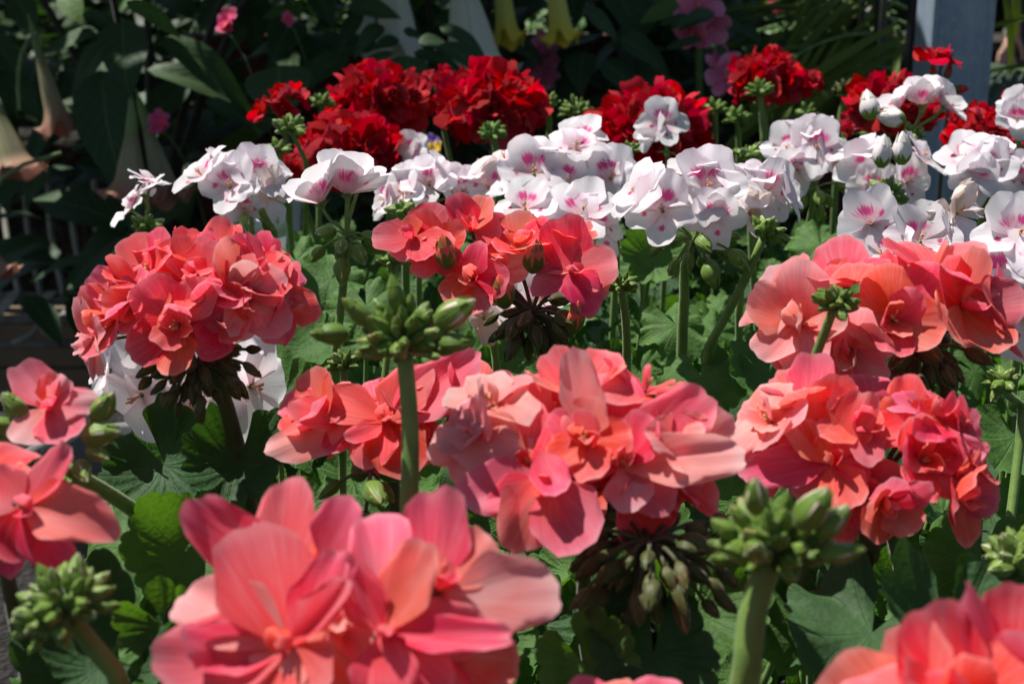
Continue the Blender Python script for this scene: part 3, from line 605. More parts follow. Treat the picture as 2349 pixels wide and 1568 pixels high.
flower_head(p, (1220, 720), .74, [
    (1000, 570, .6, 1.9, (-.25, .25, .9)), (1085, 640, 1.6, 1.8, (-.3, .15, .9)), (1190, 570, .3, 2.1, (0, .75, .6), dict(elev=.55)), (1280, 560, -.6, 2.0, (.25, .9, .3), dict(elev=.6)), (1150, 620, .6, 1.7, (-.1, .5, .8), B)], 'coral', foot=(1250, 860, .78), hang=30, reach=.024, stem_r=.003, heroes=[
    ((1305, 625), .725, (.3, .3, .9), [(1290, 492, 140, 'coral', 0), (1415, 590, 130, 'coral', .4), (1222, 655, 75, 'coral', .8), (1365, 712, 100, 'rose', .6), (1218, 560, 95, 'coral', .3), (1285, 590, 35, 'blush', 1.0), (1400, 660, 90, 'coral', .5)]),
    ((950, 545), .73, (-.3, .5, .8), [(852, 545, 95, 'coral', .3), (925, 500, 70, 'coral', -.2), (1010, 455, 95, 'coral', -.2), (1040, 560, 80, 'rose', .8), (985, 600, 80, 'rose', .9), (900, 585, 80, 'coral', .6)]),
    ((1085, 530), .735, (.0, .8, .4), [(1110, 440, 80, 'coral', -.2), (1040, 450, 80, 'coral', -.3), (1150, 520, 80, 'coral', .2), (1190, 500, 90, 'rose', -.2)])])
for (x, y, dx) in ((1312, 740, .15), (1030, 590, -.2), (1222, 600, .1), (1160, 680, -.2)):
    bud(p, at(x, y + 25, .725), Vector((dx, -.2, 1)), 'coralopen', 0.019)
p = new_plant('coral geranium with one open flower among buds at left edge', at(160, 1070, .52), (0.11, 0.09))
flower_head(p, (150, 1075), .52, [], 'coral', foot=(355, 1205, .58), stem_r=.0030, mat='stalk', heroes=[((115, 935), .505, (.1, .55, .8), [(40, 818, 110, 'coral', .2), (205, 872, 75, 'coral', .2), (222, 915, 80, 'blush', .5), (45, 1028, 115, 'blush', .8), (155, 1000, 125, 'coral', 1.1), (95, 875, 60, 'coral_in', .9), (140, 880, 60, 'blush_in', .6)])])
for (x, y, f, s) in ((60, 960, (-.6, .8, .3), 1.25), (40, 985, (-1, .3, .4), 1.33), (30, 1020, (-1, 0, .4), 1.25), (215, 965, (.6, .8, .2), 1.33), (190, 1000, (1, .15, .3), 1.56), (180, 1060, (.5, -.5, .8), 1.33), (70, 1040, (-.4, -.7, .5), 1.25), (40, 1060, (-.3, -.5, .8), 1.09), (110, 1050, (0, -.4, .9), 1.09), (200, 1030, (.8, -.2, .5), 1.17)):
    bud(p, at(x, y, .505), face(f), 'coral' if x > 200 else 'white', s*.01)
p = new_plant('coral geranium with rose petals spread and cut by the left edge', at(20, 1190, .46), (0.0, 0.05))
flower_head(p, (0, 1230), .47, [(-60, 1130, .0, 2.2, (-.2, .7, .6), RO), (-20, 1200, .2, 2.0, (-.2, -.2, .9), RO)], 'coral', heroes=[((50, 1165), .45, (.3, .2, .9), [(142, 1018, 100, 'rose', .3), (252, 1195, 150, 'rose', .5), (150, 1305, 120, 'rose', .9), (10, 1275, 130, 'rose', .9), (-60, 1080, 140, 'rose', .2), (85, 1120, 26, 'blush', 1.0)])])

# ---- green bud plants
p = new_plant('geranium with a tall thick bud stalk standing in front centre', at(950, 1180, .52), (0.02, 0.05))
bud_cluster(p, (925, 795), 2.0, 50, 'coral', 1.1, .50, foot=(938, 1160, .50), stem_r=.0031)
for (x, y, f, s) in ((1000, 745, (.8, .5, .3), 1.7), (800, 770, (-.9, .1, .3), 1.4), (850, 745, (-.6, .6, .3), 1.4), (912, 722, (-.1, 1, .1), 1.45), (1005, 785, (1, .0, .4), 1.4)):
    bud(p, at(x, y, .495), face(f), 'stripe' if s > 1.5 else 'coral', s*.01)
p = new_plant('geranium with plump bud head on thick pale stalk at lower right', at(1730, 1480, .42), (0.0, 0.06))
bud_cluster(p, (1775, 1270), 2.05, 50, 'coral', 1.1, .42, foot=(1715, 1520, .42), stem_r=.0042)
for (x, y, f, s) in ((1735, 1165, (-.1, 1, .3), 1.2), (1830, 1195, (.5, .7, .3), 1.55), (1875, 1215, (.6, .6, .1), 1.3), (1880, 1260, (1, .2, .2), 1.3), (1735, 1260, (-.2, .3, .9), 1.5)):
    bud(p, at(x, y + 15, .405), face(f), 'stripe', s*.01)
p = new_plant('geranium with bright green bud head at lower left', at(280, 1520, .43), (0.01, 0.05))
bud_cluster(p, (155, 1400), 1.7, 44, 'white', 1.2, .43, foot=(265, 1540, .44), stem_r=.0030, updir=(-.35, .8, .4))
p = new_plant('geranium with small bud head in front of the loose coral head', at(1850, 870, .62), (0.0, 0.05))
bud_cluster(p, (1915, 700), 1.05, 20, 'coral', .85, .575, foot=(1850, 870, .59), stem_r=.0020, updir=(.1, .9, .4))
p = new_plant('geranium with small round bud head behind the centre corals', at(1440, 780, .78), (0.0, 0.04))
bud_cluster(p, (1425, 660), 1.0, 14, 'coral', .8, .77, foot=(1438, 800, .79), stem_r=.0023)
p = new_plant('geranium with green and pink buds cut by the right edge', at(2330, 1290, .50), (0.01, 0.05))
bud_cluster(p, (2335, 1290), 1.3, 18, 'white', 1.2, .50, foot=(2345, 1450, .53))
bud_cluster(p, (2300, 880), 0.9, 10, 'white', 1.0, .66, foot=(2345, 930, .68), stem_r=.002, updir=(-.4, .6, .4))
p = new_plant('geranium with tiny bud heads left of the tall bud stalk', at(790, 850, .70), (0.0, 0.04))
bud_cluster(p, (790, 840), 1.0, 14, 'white', .8, .70, stem_r=.002)
bud_cluster(p, (905, 600), .9, 12, 'white', .8, .80, stem_r=.002)

# ---- white plants
WS = 'white'
def wplant(label, hub, d, fl, lean=(0.0, 0.03), **k):
    p = new_plant(label, at(hub[0], hub[1], d), lean); k.setdefault('mat', 'stalk'); k.setdefault('stem_r', .0023)
    fl = [(f[0], f[1], f[2], f[3], (f[4][0], f[4][1] + 0.14, f[4][2])) + tuple(f[5:]) for f in fl]
    flower_head(p, hub, d, fl, WS, **k); return p
p = wplant('white geranium with small side-on flowers farthest left', (335, 510), 1.0, [(330, 445, .2, 1.8, (-.35, .8, .25)), (300, 480, .4, 1.9, (-.8, .5, .1)), (345, 420, -.3, 1.6, (.2, .9, .1))], foot=(375, 560, 1.02))
bud_cluster(p, (335, 525), 1.1, 12, 'white', 1.0, .99)
p = wplant('white geranium with magenta spotted flowers above the coral ball', (560, 490), .95, [(530, 430, 1.0, 2.4, (-.1, .2, .95), dict(elev=.2)), (600, 405, .2, 2.3, (.4, .6, .6)), (620, 450, .5, 2.0, (.7, .0, .7), dict(style='faded')), (465, 405, -.2, 2.2, (-.5, .6, .5)), (540, 380, -.8, 2.2, (0, .8, .4)), (560, 480, .3, 1.7, (.2, -.5, .8))], hang=6, hang_key='white', reach=.02)
p = wplant('white geranium with cupped flowers seen from below on long stalk', (795, 545), .82, [(797, 445, .4, 2.7, (.05, .95, -.05), dict(elev=.85)), (735, 465, .2, 2.6, (-.45, .85, .05), dict(elev=.7)), (825, 420, -.6, 2.2, (.3, .9, .1), dict(elev=.7))], foot=(770, 800, .84), stem_r=.0024, hang=8, hang_key='white', reach=.022, lean=(-.01, .04))
p = wplant('white geranium partly behind the left of the sparse coral head', (960, 490), 1.0, [(985, 425, .8, 2.2, (0, .35, .9)), (925, 445, .5, 2.0, (-.45, .35, .8)), (1040, 405, .0, 2.1, (.45, .7, .4)), (885, 460, .2, 1.8, (-.8, .1, .5)), (960, 395, -.5, 2.0, (-.1, .85, .3)), (1060, 440, .3, 1.9, (.5, .1, .8))])
bud_cluster(p, (930, 490), 1.2, 12, 'white', 1.2, .96); 
p = wplant('white geranium with the broadest spotted flower in the centre', (1240, 470), 1.0, [(1225, 400, 1.2, 2.7, (-.05, .3, .95), dict(elev=.25)), (1120, 430, .6, 2.2, (-.35, .3, .9)), (1320, 345, -.5, 2.3, (.1, .7, .65)), (1160, 370, -.6, 2.2, (-.3, .8, .3)), (1300, 420, .8, 2.2, (.15, .4, .9)), (1105, 395, -.2, 1.7, (-.5, .7, .2), dict(style='faded')), (1260, 360, -1, 2.2, (0, .9, .2))])
p = wplant('white geranium right of the centre with two magenta spotted flowers', (1400, 480), 1.02, [(1400, 410, 1.0, 2.5, (.15, .3, .95), dict(elev=.25)), (1330, 320, -.2, 2.1, (.0, .7, .6)), (1440, 430, .3, 2.0, (.7, .1, .6)), (1380, 370, -.6, 2.1, (.2, .8, .3)), (1350, 440, .5, 2.0, (-.2, .2, .9))], foot=(1415, 560, 1.04))
p = wplant('white geranium low behind the sparse coral head, spots turned up', (1290, 570), .88, [(1205, 480, .4, 2.2, (-.2, .55, .75)), (1335, 495, .8, 2.4, (.1, .6, .75)), (1375, 530, .4, 2.1, (.5, .4, .7)), (1270, 520, .4, 2.0, (0, .4, .9))])
p = wplant('white geranium with wide head and hanging pedicels right of centre', (1590, 550), .86, [(1520, 485, 1.2, 2.4, (-.25, .15, .95), dict(elev=.25)), (1620, 435, 1.0, 2.6, (.1, .25, .95), dict(elev=.3)), (1570, 400, -.5, 2.2, (-.1, .9, .3)), (1640, 500, 1.4, 1.9, (.1, -.3, .9)), (1470, 450, .2, 2.2, (-.7, .4, .5)), (1670, 410, -.4, 2.3, (.4, .8, .3))], foot=(1570, 680, .88), hang=16, hang_key='white', reach=.032, stem_r=.003)
p = wplant('white geranium beside a leaning bare stalk at right of centre', (1760, 520), .92, [(1760, 440, .6, 2.2, (.35, .3, .9)), (1720, 490, .8, 1.9, (.3, -.2, .9), dict(style='faded')), (1800, 450, .0, 2.0, (.8, .2, .4)), (1740, 410, -.4, 2.0, (.1, .9, .3)), (1705, 450, .5, 2.0, (-.3, .2, .9))], foot=(1700, 660, .95))
bud_cluster(p, (1755, 535), 1.3, 14, 'white', 1.2, .84, foot=(1625, 795, .86), stem_r=.0026, updir=(.6, .6, .3))
p = wplant('single white spotted geranium flower in front of red head', (1530, 345), 1.14, [(1522, 285, .6, 2.2, (.1, .2, .95), dict(elev=.2)), (1495, 305, .0, 1.7, (-.6, .0, .6))], foot=(1535, 420, 1.15), stem_r=.002)
bud_cluster(p, (1445, 345), 1.0, 12, 'white', .9, 1.13)
p = wplant('white geranium with deep pink centre below far right reds', (1870, 430), 1.04, [(1870, 345, .8, 2.5, (0, .25, .95), dict(elev=.25)), (1810, 345, .2, 2.1, (-.45, .35, .8)), (1830, 390, .8, 1.9, (-.1, -.4, .9)), (1915, 370, .4, 2.0, (.5, .2, .8)), (1850, 300, -.6, 2.0, (-.1, .85, .3))], foot=(1830, 600, 1.07), hang=6, hang_key='white', reach=.025)
bud_cluster(p, (1720, 360), 1.2, 12, 'white', 1.1, 1.06)
p = wplant('white geranium with big closed white buds standing upright', (2040, 450), 1.0, [(1985, 395, .4, 2.2, (-.35, .05, .9)), (2115, 365, .0, 2.1, (.5, .6, .4)), (2000, 430, .8, 1.9, (-.2, -.4, .9)), (1965, 350, -.4, 2.0, (-.35, .75, .4)), (2080, 420, .5, 2.0, (.4, .0, .8))], foot=(2040, 600, 1.03))
bud_cluster(p, (2035, 450), 1.6, 18, 'white', 1.2, .97, foot=(2000, 570, .99), stem_r=.003)
for (x, y) in ((2020, 385), (2068, 378)): bud(p, at(x, y, .965), Vector((u(-.1, .1), 0, 1)), 'whiteopen', .023)
p = wplant('white geranium seen from behind, highest of the white heads', (2090, 310), 1.12, [(2112, 240, .2, 2.3, (.05, .97, -.1), dict(elev=.8)), (2060, 250, .4, 2.2, (-.5, .85, -.05), dict(elev=.7)), (2165, 245, .3, 2.2, (.65, .7, .05), dict(elev=.5)), (2130, 215, -.8, 2.0, (.1, .95, .1), dict(elev=.7))], foot=(2100, 380, 1.13), stem_r=.002)
bud_cluster(p, (2090, 315), 1.2, 12, 'white', 1.1, 1.11)
for (x, y, f) in ((2000, 275, (-.2, 1, 0)), (2075, 275, (-.9, .1, .2))): bud(p, at(x, y, 1.1), face(f), 'whiteopen', .024)
p = wplant('white geranium with frilly crowded flowers near the right edge', (2260, 470), 1.0, [(2260, 390, .9, 2.3, (-.05, .25, .95), dict(elev=.35)), (2305, 360, .0, 2.2, (.25, .75, .5)), (2215, 370, .2, 2.2, (-.5, .45, .7)), (2240, 420, 1.0, 2.0, (-.2, -.3, .9)), (2345, 420, .4, 2.2, (.4, .0, .8)), (2260, 345, -.5, 2.0, (0, .9, .3))], hang=8, hang_key='white', reach=.03)
p = wplant('white geranium just behind the loose coral head at right', (2110, 620), .80, [(2110, 555, .8, 2.3, (0, .45, .9), dict(elev=.3)), (2030, 590, .4, 2.0, (-.65, .3, .6)), (2195, 490, -.2, 2.0, (.3, .3, .8), dict(style='faded')), (2000, 515, -.4, 2.1, (-.5, -.1, .8)), (2190, 570, .3, 2.0, (.7, .2, .6))])
p = wplant('white geranium tumbling down the right edge', (2350, 650), .70, [(2335, 545, .6, 2.2, (.0, .45, .9)), (2300, 640, .8, 2.2, (-.5, .3, .8)), (2335, 720, 1.0, 2.2, (-.3, -.2, .9)), (2380, 610, .4, 2.2, (.3, .3, .8))], hang=4, hang_key='white')
p = wplant('white geranium hanging in shade beneath the coral ball head', (420, 850), .70, [(325, 905, .9, 2.8, (-.4, -.45, .7), dict(style='plain', elev=.15)), (440, 925, 1.2, 2.8, (0, -.5, .85), dict(style='plain', elev=.15)), (575, 885, .7, 2.7, (.7, -.2, .6), dict(style='plain', elev=.2)), (245, 845, .6, 2.6, (-.85, -.1, .45), dict(style='plain')), (480, 840, -.4, 2.2, (.3, .1, .9)), (380, 920, .4, 2.0, (-.2, -.7, .6), dict(style='plain'))], lean=(.04, .04))
p = wplant('white geranium with withered papery petals behind the tall bud stalk', (1130, 760), .78, [(1110, 730, .4, 1.7, (.1, .2, .9), dict(style='faded')), (1180, 720, .0, 1.7, (.4, .4, .7)), (1240, 690, -.4, 1.8, (.2, .4, .9))])
p = wplant('small white geranium flower between the red heads', (950, 380), 1.25, [(945, 345, .2, 1.7, (-.2, .3, .9)), (960, 360, .2, 1.5, (.4, .1, .8))])
p = wplant('white geranium half cut by the right edge among reds', (2345, 290), 1.1, [(2345, 255, .2, 2.0, (-.3, .3, .9)), (2335, 275, .5, 1.7, (-.5, -.2, .8))])

# ---- red plants at the back
def rplant(label, c, d, wpx, n, extra=(), lean=(0.0, 0.03), **k):
    p = new_plant(label, at(c[0], c[1] + 60, d), lean); dome_head(p, c, d, wpx, n, 'red', **k)
    for (cc, dd, ww, nn) in extra: dome_head(p, cc, dd, ww, nn, 'red')
    return p
p = new_plant('red geranium with small ragged head farthest left', at(650, 330, 1.33), (0, .03))
flower_head(p, (655, 300), 1.33, [(645, 235, .3, 2.3, (-.2, .8, .4)), (670, 225, 0, 2.0, (.4, .8, .2)), (615, 250, .2, 2.0, (-.8, .3, .4)), (655, 255, .8, 1.6, (0, .1, .9))], 'red', mat='stalk')
bud_cluster(p, (740, 240), 1.4, 14, 'red', 1.1, 1.36); bud_cluster(p, (668, 300), 1.7, 16, 'white', 1.3, 1.18, foot=(702, 370, 1.19), stem_r=.002); bud_cluster(p, (640, 345), 1.2, 10, 'white', 1.0, 1.22)
p = rplant('red geranium with big full head left of the centre', (872, 255), 1.40, 245, 26, foot=(890, 380, 1.42))
p = rplant('red geranium with low bright head behind the cupped white flowers', (800, 355), 1.25, 250, 22, [((680, 395), 1.24, 110, 7)])
p = rplant('red geranium with ruffled head under the white trumpets', (1130, 258), 1.36, 250, 24, [((1000, 190), 1.42, 90, 5)])
bud_cluster(p, (1130, 312), 1.7, 20, 'red', 1.1, 1.27, foot=(1142, 400, 1.28), stem_r=.003)
p = new_plant('geranium with paired green bud heads on tall stalks behind whites', at(1270, 330, 1.42), (0, .03))
bud_cluster(p, (1255, 240), 1.5, 16, 'red', 1.1, 1.42, foot=(1258, 330, 1.43), stem_r=.003); bud_cluster(p, (1325, 262), 2.1, 24, 'red', 1.1, 1.40, foot=(1290, 340, 1.42), stem_r=.003)
p = rplant('red geranium with head half hidden by single white flower', (1495, 305), 1.36, 265, 24, foot=(1540, 420, 1.37))
p = new_plant('geranium with buds showing red tips in front of palm leaves', at(1670, 330, 1.38), (0, .03))
bud_cluster(p, (1640, 255), 1.5, 14, 'red', 1.1, 1.38, foot=(1640, 350, 1.39)); bud_cluster(p, (1690, 275), 1.5, 14, 'red', 1.1, 1.39, foot=(1695, 350, 1.4))
p = rplant('red geranium with dark crimson head before the palm leaves', (1755, 190), 1.48, 180, 20, [((1850, 195), 1.48, 90, 8)], foot=(1760, 330, 1.49))
bud_cluster(p, (1742, 212), 1.6, 22, 'red', 1.0, 1.40, foot=(1752, 330, 1.41), stem_r=.003)
p = new_plant('geranium with dark bud head in front of palm fronds', at(1940, 290, 1.5), (0, .03))
bud_cluster(p, (1940, 212), 1.8, 20, 'dark', 1.1, 1.5, foot=(1925, 310, 1.51), stem_r=.003); bud_cluster(p, (1850, 262), 1.4, 12, 'red', .9, 1.42)  # first head uses the darker bud material
p = rplant('red geranium behind the highest white head by the post', (2040, 260), 1.34, 215, 20, [((2110, 225), 1.38, 110, 6), ((1935, 300), 1.30, 60, 4)])
p = new_plant('red geranium with one flower on thin stalk against grey post', at(2190, 300, 1.3), (0, .03))
flower_head(p, (2180, 215), 1.3, [(2140, 140, .3, 2.1, (-.15, .9, .25), dict(elev=.5)), (2165, 145, .0, 1.8, (.5, .8, .2), dict(elev=.5))], 'red', mat='stalk_dark', stem_r=.0018)
for (x, y, f) in ((2142, 172, (-.1, 1, 0)), (2170, 170, (.3, 1, 0)), (2185, 195, (1, .1, .1))): bud(p, at(x, y + 12, 1.29), face(f), 'redopen', .015)
p = rplant('red geranium with flat frilly head at the foot of the post', (2250, 325), 1.26, 190, 20)
p = rplant('red geranium cut by the right edge beside the post', (2345, 270), 1.28, 130, 14)

# ------------------------------------------------------------------ geranium leaves
def add_leaf(pos, nrm, tipdir, size, old=False):
    cr = min(BASES, key=lambda t: (t[1].xy - pos.xy).length); p, crown = cr
    lf = obj('leaf', R.choice(LEAF_OLD if old else LEAF), p, frame(pos, nrm, tipdir, size))
    mb = MB(); n = Vector(nrm).normalized()
    end = crown + Vector((u(-.01, .01), u(-.01, .01), u(-.05, .0)))
    far = (end.xy - pos.xy).length
    if far > 0.12: end = Vector((pos.x + (end.x - pos.x)*0.12/far, pos.y + (end.y - pos.y)*0.12/far, 0.03))
    mb.tube(bez(pos - n*0.001, pos - n*0.03, lerp(pos, end, 0.6) - Vector((0, 0, 0.02)), end, 6), [0.0013, 0.0015, 0.0016, 0.0017, 0.0018, 0.002, 0.002], 6)
    obj('petiole', mb.mesh('petiole', M['stalk']), lf)
KEY_LEAVES = [(1765, 855, .86, 5.8, (.1, .65, .75), 0), (1610, 865, .86, 5.4, (-.25, .6, .75), 0), (375, 1065, .68, 5.6, (-.15, .5, .8), 1), (545, 1060, .66, 5.2, (.1, .5, .8), 1), (420, 1270, .56, 4.6, (.15, .35, .9), 0),
    (290, 1250, .60, 6.0, (-.2, .6, .75), 0), (380, 1440, .50, 3.6, (-.1, .2, .95), 0), (230, 1530, .50, 6.0, (.1, .75, .6), 1), (2250, 1290, .62, 5.5, (-.35, .4, .8), 0), (2300, 1360, .60, 4.5, (-.1, .5, .8), 0), (720, 790, .86, 5.2, (-.1, .65, .7), 0),
    (630, 935, .72, 5.5, (-.1, .7, .6), 0), (1500, 590, 1.0, 5.0, (.1, .4, .9), 0), (1550, 745, .95, 5.0, (.1, .6, .7), 0), (2000, 1450, .52, 6.5, (0, .8, .5), 1), (2180, 1480, .50, 6.0, (.1, .8, .5), 1), (1860, 1400, .56, 5, (-.2, .5, .8), 1), (1600, 1400, .56, 5, (.1, .5, .8), 0),
    (1350, 1530, .5, 4, (-.1, .4, .9), 0), (1500, 1500, .5, 5, (.1, .6, .7), 1), (680, 600, 1.0, 5, (-.1, .5, .8), 0), (760, 640, .98, 5, (.1, .6, .7), 0), (1880, 560, 1.0, 5, (0, .6, .7), 0), (840, 700, .9, 5, (0, .6, .8), 0), (1830, 1420, .55, 4.5, (.2, .4, .8), 0), (2330, 1000, .72, 5, (-.2, .5, .8), 0)]
placed = []
for (x, y, d, s, f, old) in KEY_LEAVES:
    q = at(x, y, d); placed.append((q, s*.01)); tip = face((u(-.6, .6), -.6, .6)); add_leaf(q, face(f), tip, s*.01, bool(old))
def bedleft(y): return -0.19 - 0.05*min(1, max(0, (y - 0.45)/0.5))
tries = 0; count = [0, 0]
while tries < 30000 and count[0] < 1350:
    tries += 1; y = u(0.40, 1.62); x = u(bedleft(y), 0.10 + 0.42*y); s = u(0.027, 0.050)
    z = 0.215 + 0.045*noise.noise(Vector((x*7, y*7, 3.1))) + u(-.035, .03) - 0.02*sstep(1.2, 1.5, y)
    q = Vector((x, y, z))
    if any((q - h).length < r*0.9 + s*0.42 for h, r in HEADPTS): continue
    if any((q - h).length < (s + r)*0.24 for h, r in placed): continue
    placed.append((q, s)); count[0] += 1
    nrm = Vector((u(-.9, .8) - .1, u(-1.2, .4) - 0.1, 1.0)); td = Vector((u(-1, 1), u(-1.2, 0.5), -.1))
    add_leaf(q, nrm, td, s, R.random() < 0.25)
tries = 0
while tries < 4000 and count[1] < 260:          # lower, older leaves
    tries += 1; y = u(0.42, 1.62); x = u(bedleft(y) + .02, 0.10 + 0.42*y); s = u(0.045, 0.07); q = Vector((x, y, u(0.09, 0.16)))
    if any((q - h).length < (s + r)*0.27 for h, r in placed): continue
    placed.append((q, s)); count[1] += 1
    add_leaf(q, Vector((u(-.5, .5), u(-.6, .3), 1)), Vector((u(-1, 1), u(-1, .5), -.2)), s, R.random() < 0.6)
print('leaves', count, 'plants', len(BASES))

# ------------------------------------------------------------------ angel's trumpet shrubs behind the bed
def bleaf_mat(name, a, b_, vein, trans, tcol):
    m = N(name); uvv, x, y = m.uv(); r = m.rnd(); co = m.objco()
    n = m.noise(co, 14.0, 4.0); c = m.mix(m.math('ADD', m.math('MULTIPLY', r, 0.7), m.math('MULTIPLY', n, 0.3)), a, b_)
    xa = m.math('ABSOLUTE', m.math('SUBTRACT', x, 0.5))
    mid = m.math('SUBTRACT', 1.0, m.ramp(xa, 0.008, 0.03))
    sv = m.math('ABSOLUTE', m.math('SUBTRACT', m.math('FRACT', m.math('SUBTRACT', m.math('MULTIPLY', y, 8.0), m.math('MULTIPLY', xa, 5.0))), 0.5))
    sv = m.math('SUBTRACT', 1.0, m.ramp(sv, 0.02, 0.09))
    v = m.math('MAXIMUM', mid, m.math('MULTIPLY', sv, 0.45)); c = m.mix(m.math('MULTIPLY', v, 0.6), c, vein)
    h = m.math('ADD', m.math('MULTIPLY', v, -0.6), m.math('MULTIPLY', n, 0.5))
    return m.finish(c, 0.55, trans, tcol, 0.25, m.bump(h, 0.5, 0.004), 0.04)
M['bleaf'] = bleaf_mat('trumpet leaf', (0.018, 0.050, 0.020), (0.046, 0.090, 0.032), (0.13, 0.19, 0.075), 0.13, (0.07, 0.17, 0.012))
M['bleaf_young'] = bleaf_mat('young trumpet leaf', (0.06, 0.14, 0.03), (0.11, 0.20, 0.05), (0.18, 0.28, 0.10), 0.25, (0.12, 0.26, 0.02))
def bleaf_mesh(seed, mat, half=0.25):
    q = random.Random(seed); b = MB(); rows = []; uvs = []; nv, nu = 14, 8
    bend = q.uniform(-0.9, -0.2); fold = q.uniform(0.05, 0.5); ph = q.uniform(0, 6.28); wav = q.uniform(0.01, 0.03); side = q.uniform(-.12, .12)
    for i in range(nv + 1):
        v = i/nv; wd = half*(math.sin(PI*v**0.72)**0.85)*(1 - 0.25*v) + 0.006
        if i == nv: wd = 0.003
        row = []; uvr = []
        for j in range(nu + 1):
            s = 2*j/nu - 1; X = s*wd + side*v*v; ang = bend*v*0.6
            Y = v*math.cos(ang); Z = v*math.sin(ang) + fold*abs(s)*wd*0.6 + wav*math.sin(9*v + ph + s)*abs(s)
            row.append((X, Y, Z)); uvr.append((0.5 + 0.5*s, v))
        rows.append(row); uvs.append(uvr)
    b.grid(rows, uvs); return b.mesh('trumpet_leaf', M[mat])
BLEAF = [bleaf_mesh(300 + i, 'bleaf', 0.22 + 0.02*(i % 4)) for i in range(8)]; BLEAF_Y = [bleaf_mesh(330 + i, 'bleaf_young', 0.2) for i in range(4)]

def trumpet_mat(name, top, mid, rim):
    m = N(name); uvv, x, y = m.uv(); r = m.rnd()
    c = m.mix(m.ramp(y, 0.10, 0.5), top, mid); c = m.mix(m.ramp(y, 0.62, 0.98), c, rim)
    st = m.noise(m.comb(m.math('MULTIPLY', x, 40.0), m.math('MULTIPLY', y, 2.0), r), 1.0, 3.0)
    rib = m.math('ABSOLUTE', m.math('SUBTRACT', m.math('FRACT', m.math('MULTIPLY', x, 5.0)), 0.5)); rib = m.math('SUBTRACT', 1.0, m.ramp(rib, 0.03, 0.12))
    c = m.mix(m.math('MULTIPLY', m.ramp(st, 0.4, 0.7), 0.35), c, mid); c = m.mix(m.math('MULTIPLY', rib, 0.45), c, top)
    return m.finish(c, 0.6, 0.2, c, 0.2, m.bump(st, 0.4, 0.006))
M['t_pink'] = trumpet_mat('peach trumpet', (0.17, 0.21, 0.07), (0.36, 0.33, 0.20), (0.42, 0.17, 0.13))
M['t_white'] = trumpet_mat('white trumpet', (0.50, 0.56, 0.34), (0.70, 0.72, 0.60), (0.74, 0.74, 0.66))
M['t_yellow'] = trumpet_mat('yellow trumpet', (0.34, 0.42, 0.09), (0.62, 0.62, 0.15), (0.76, 0.60, 0.06))
M['t_calyx'] = stem_mat('trumpet calyx', (0.12, 0.20, 0.05), (0.20, 0.28, 0.09))
M['bark'] = stem_mat('green brown bark', (0.022, 0.024, 0.014), (0.045, 0.042, 0.026))
def trumpet_mesh(name, mat, seed, flare=0.30, neck=0.045, mid_r=0.17):
    q = random.Random(seed); b = MB(); rows = []; uvs = []; na, nr = 50, 22
    for i in range(nr + 1):
        t = i/nr; r = neck + (mid_r - neck)*(0.6*t/0.8 + 0.4*sstep(0.15, 0.8, t) if t < 0.8 else 1) + (flare - mid_r)*sstep(0.72, 1.0, t)**1.5
        row = []; uvr = []
        for k in range(na + 1):
            a = 2*PI*k/na; lob = 0.5 + 0.5*math.cos(5*a)
            tip = sstep(0.88, 1.0, t)*max(0, lob**5)
            rr = r*(1 - 0.08*(1 - lob)*sstep(0.1, 0.6, t)) + 0.10*tip + 0.012*math.sin(10*a + seed)*sstep(.85, 1, t)
            z = -t*1.0 + 0.10*sstep(0.9, 1, t)*tip*0.6 + 0.03*sstep(.9, 1, t)*math.sin(5*a + 2)
            row.append((math.cos(a)*rr, math.sin(a)*rr, z)); uvr.append((k/na + 0.1, t))
        rows.append(row); uvs.append(uvr)
    b.grid(rows, uvs); return b.mesh(name, M[mat])
TRM = {'pink': trumpet_mesh('trumpet_pink', 't_pink', 1, 0.30), 'white': trumpet_mesh('trumpet_white', 't_white', 2, 0.27, 0.05, 0.19), 'yellow': trumpet_mesh('trumpet_yellow', 't_yellow', 3, 0.19, 0.07, 0.13)}
b = MB(); b.tube([(0, 0, 0.16), (0, 0, 0.10), (0, 0, 0.0), (0, 0, -0.12), (0, 0, -0.24)], [0.012, 0.018, 0.05, 0.062, 0.066], 12, 0, False); CALT = b.mesh('trumpet_calyx', M['t_calyx'])

def shrub(label, base, crown_pts):
    root = thing('angels_trumpet_shrub', base, label, 'shrub', "angel's trumpet shrubs behind the bed")
    b = MB(); base = Vector(base)
    fork = base + Vector((0.02, 0, 0.55)); b.tube(bez(base, base + Vector((0, 0, .2)), fork - Vector((0, 0, .2)), fork, 6), [0.022, .021, .02, .019, .018, .017, .016], 9)
    for c in crown_pts:
        c = Vector(c); b.tube(bez(fork, fork + Vector((0, 0, .25)), lerp(fork, c, .7) + Vector((0, 0, .12)), c, 8), [0.010 - .0009*k for k in range(9)], 7)
    obj('trunk', b.mesh('trunk', M['bark']), root); return root
def put_bleaf(root, a, b_, wpx=None, d=2.2, tilt=None, young=False, depth_tip=None):
    """leaf from its stalk (a) to its tip (b), both pixel points at about depth d"""
    p0 = at(a[0], a[1], d); p1 = at(b_[0], b_[1], depth_tip or d - 0.02); L = (p1 - p0).length
    me = R.choice(BLEAF_Y if young else BLEAF); half = max(abs(v.co.x) for v in me.vertices)
    sx = (wpx/FPX*d/2)/half if wpx else L
    nrm = Vector(tilt) if tilt else (-FWD*0.8 + UP*0.55 + RIGHT*u(-.3, .3))
    o = obj('leaf', me, root, frame(p0, nrm, p1 - p0, (sx, L*1.03, L)))
    return o
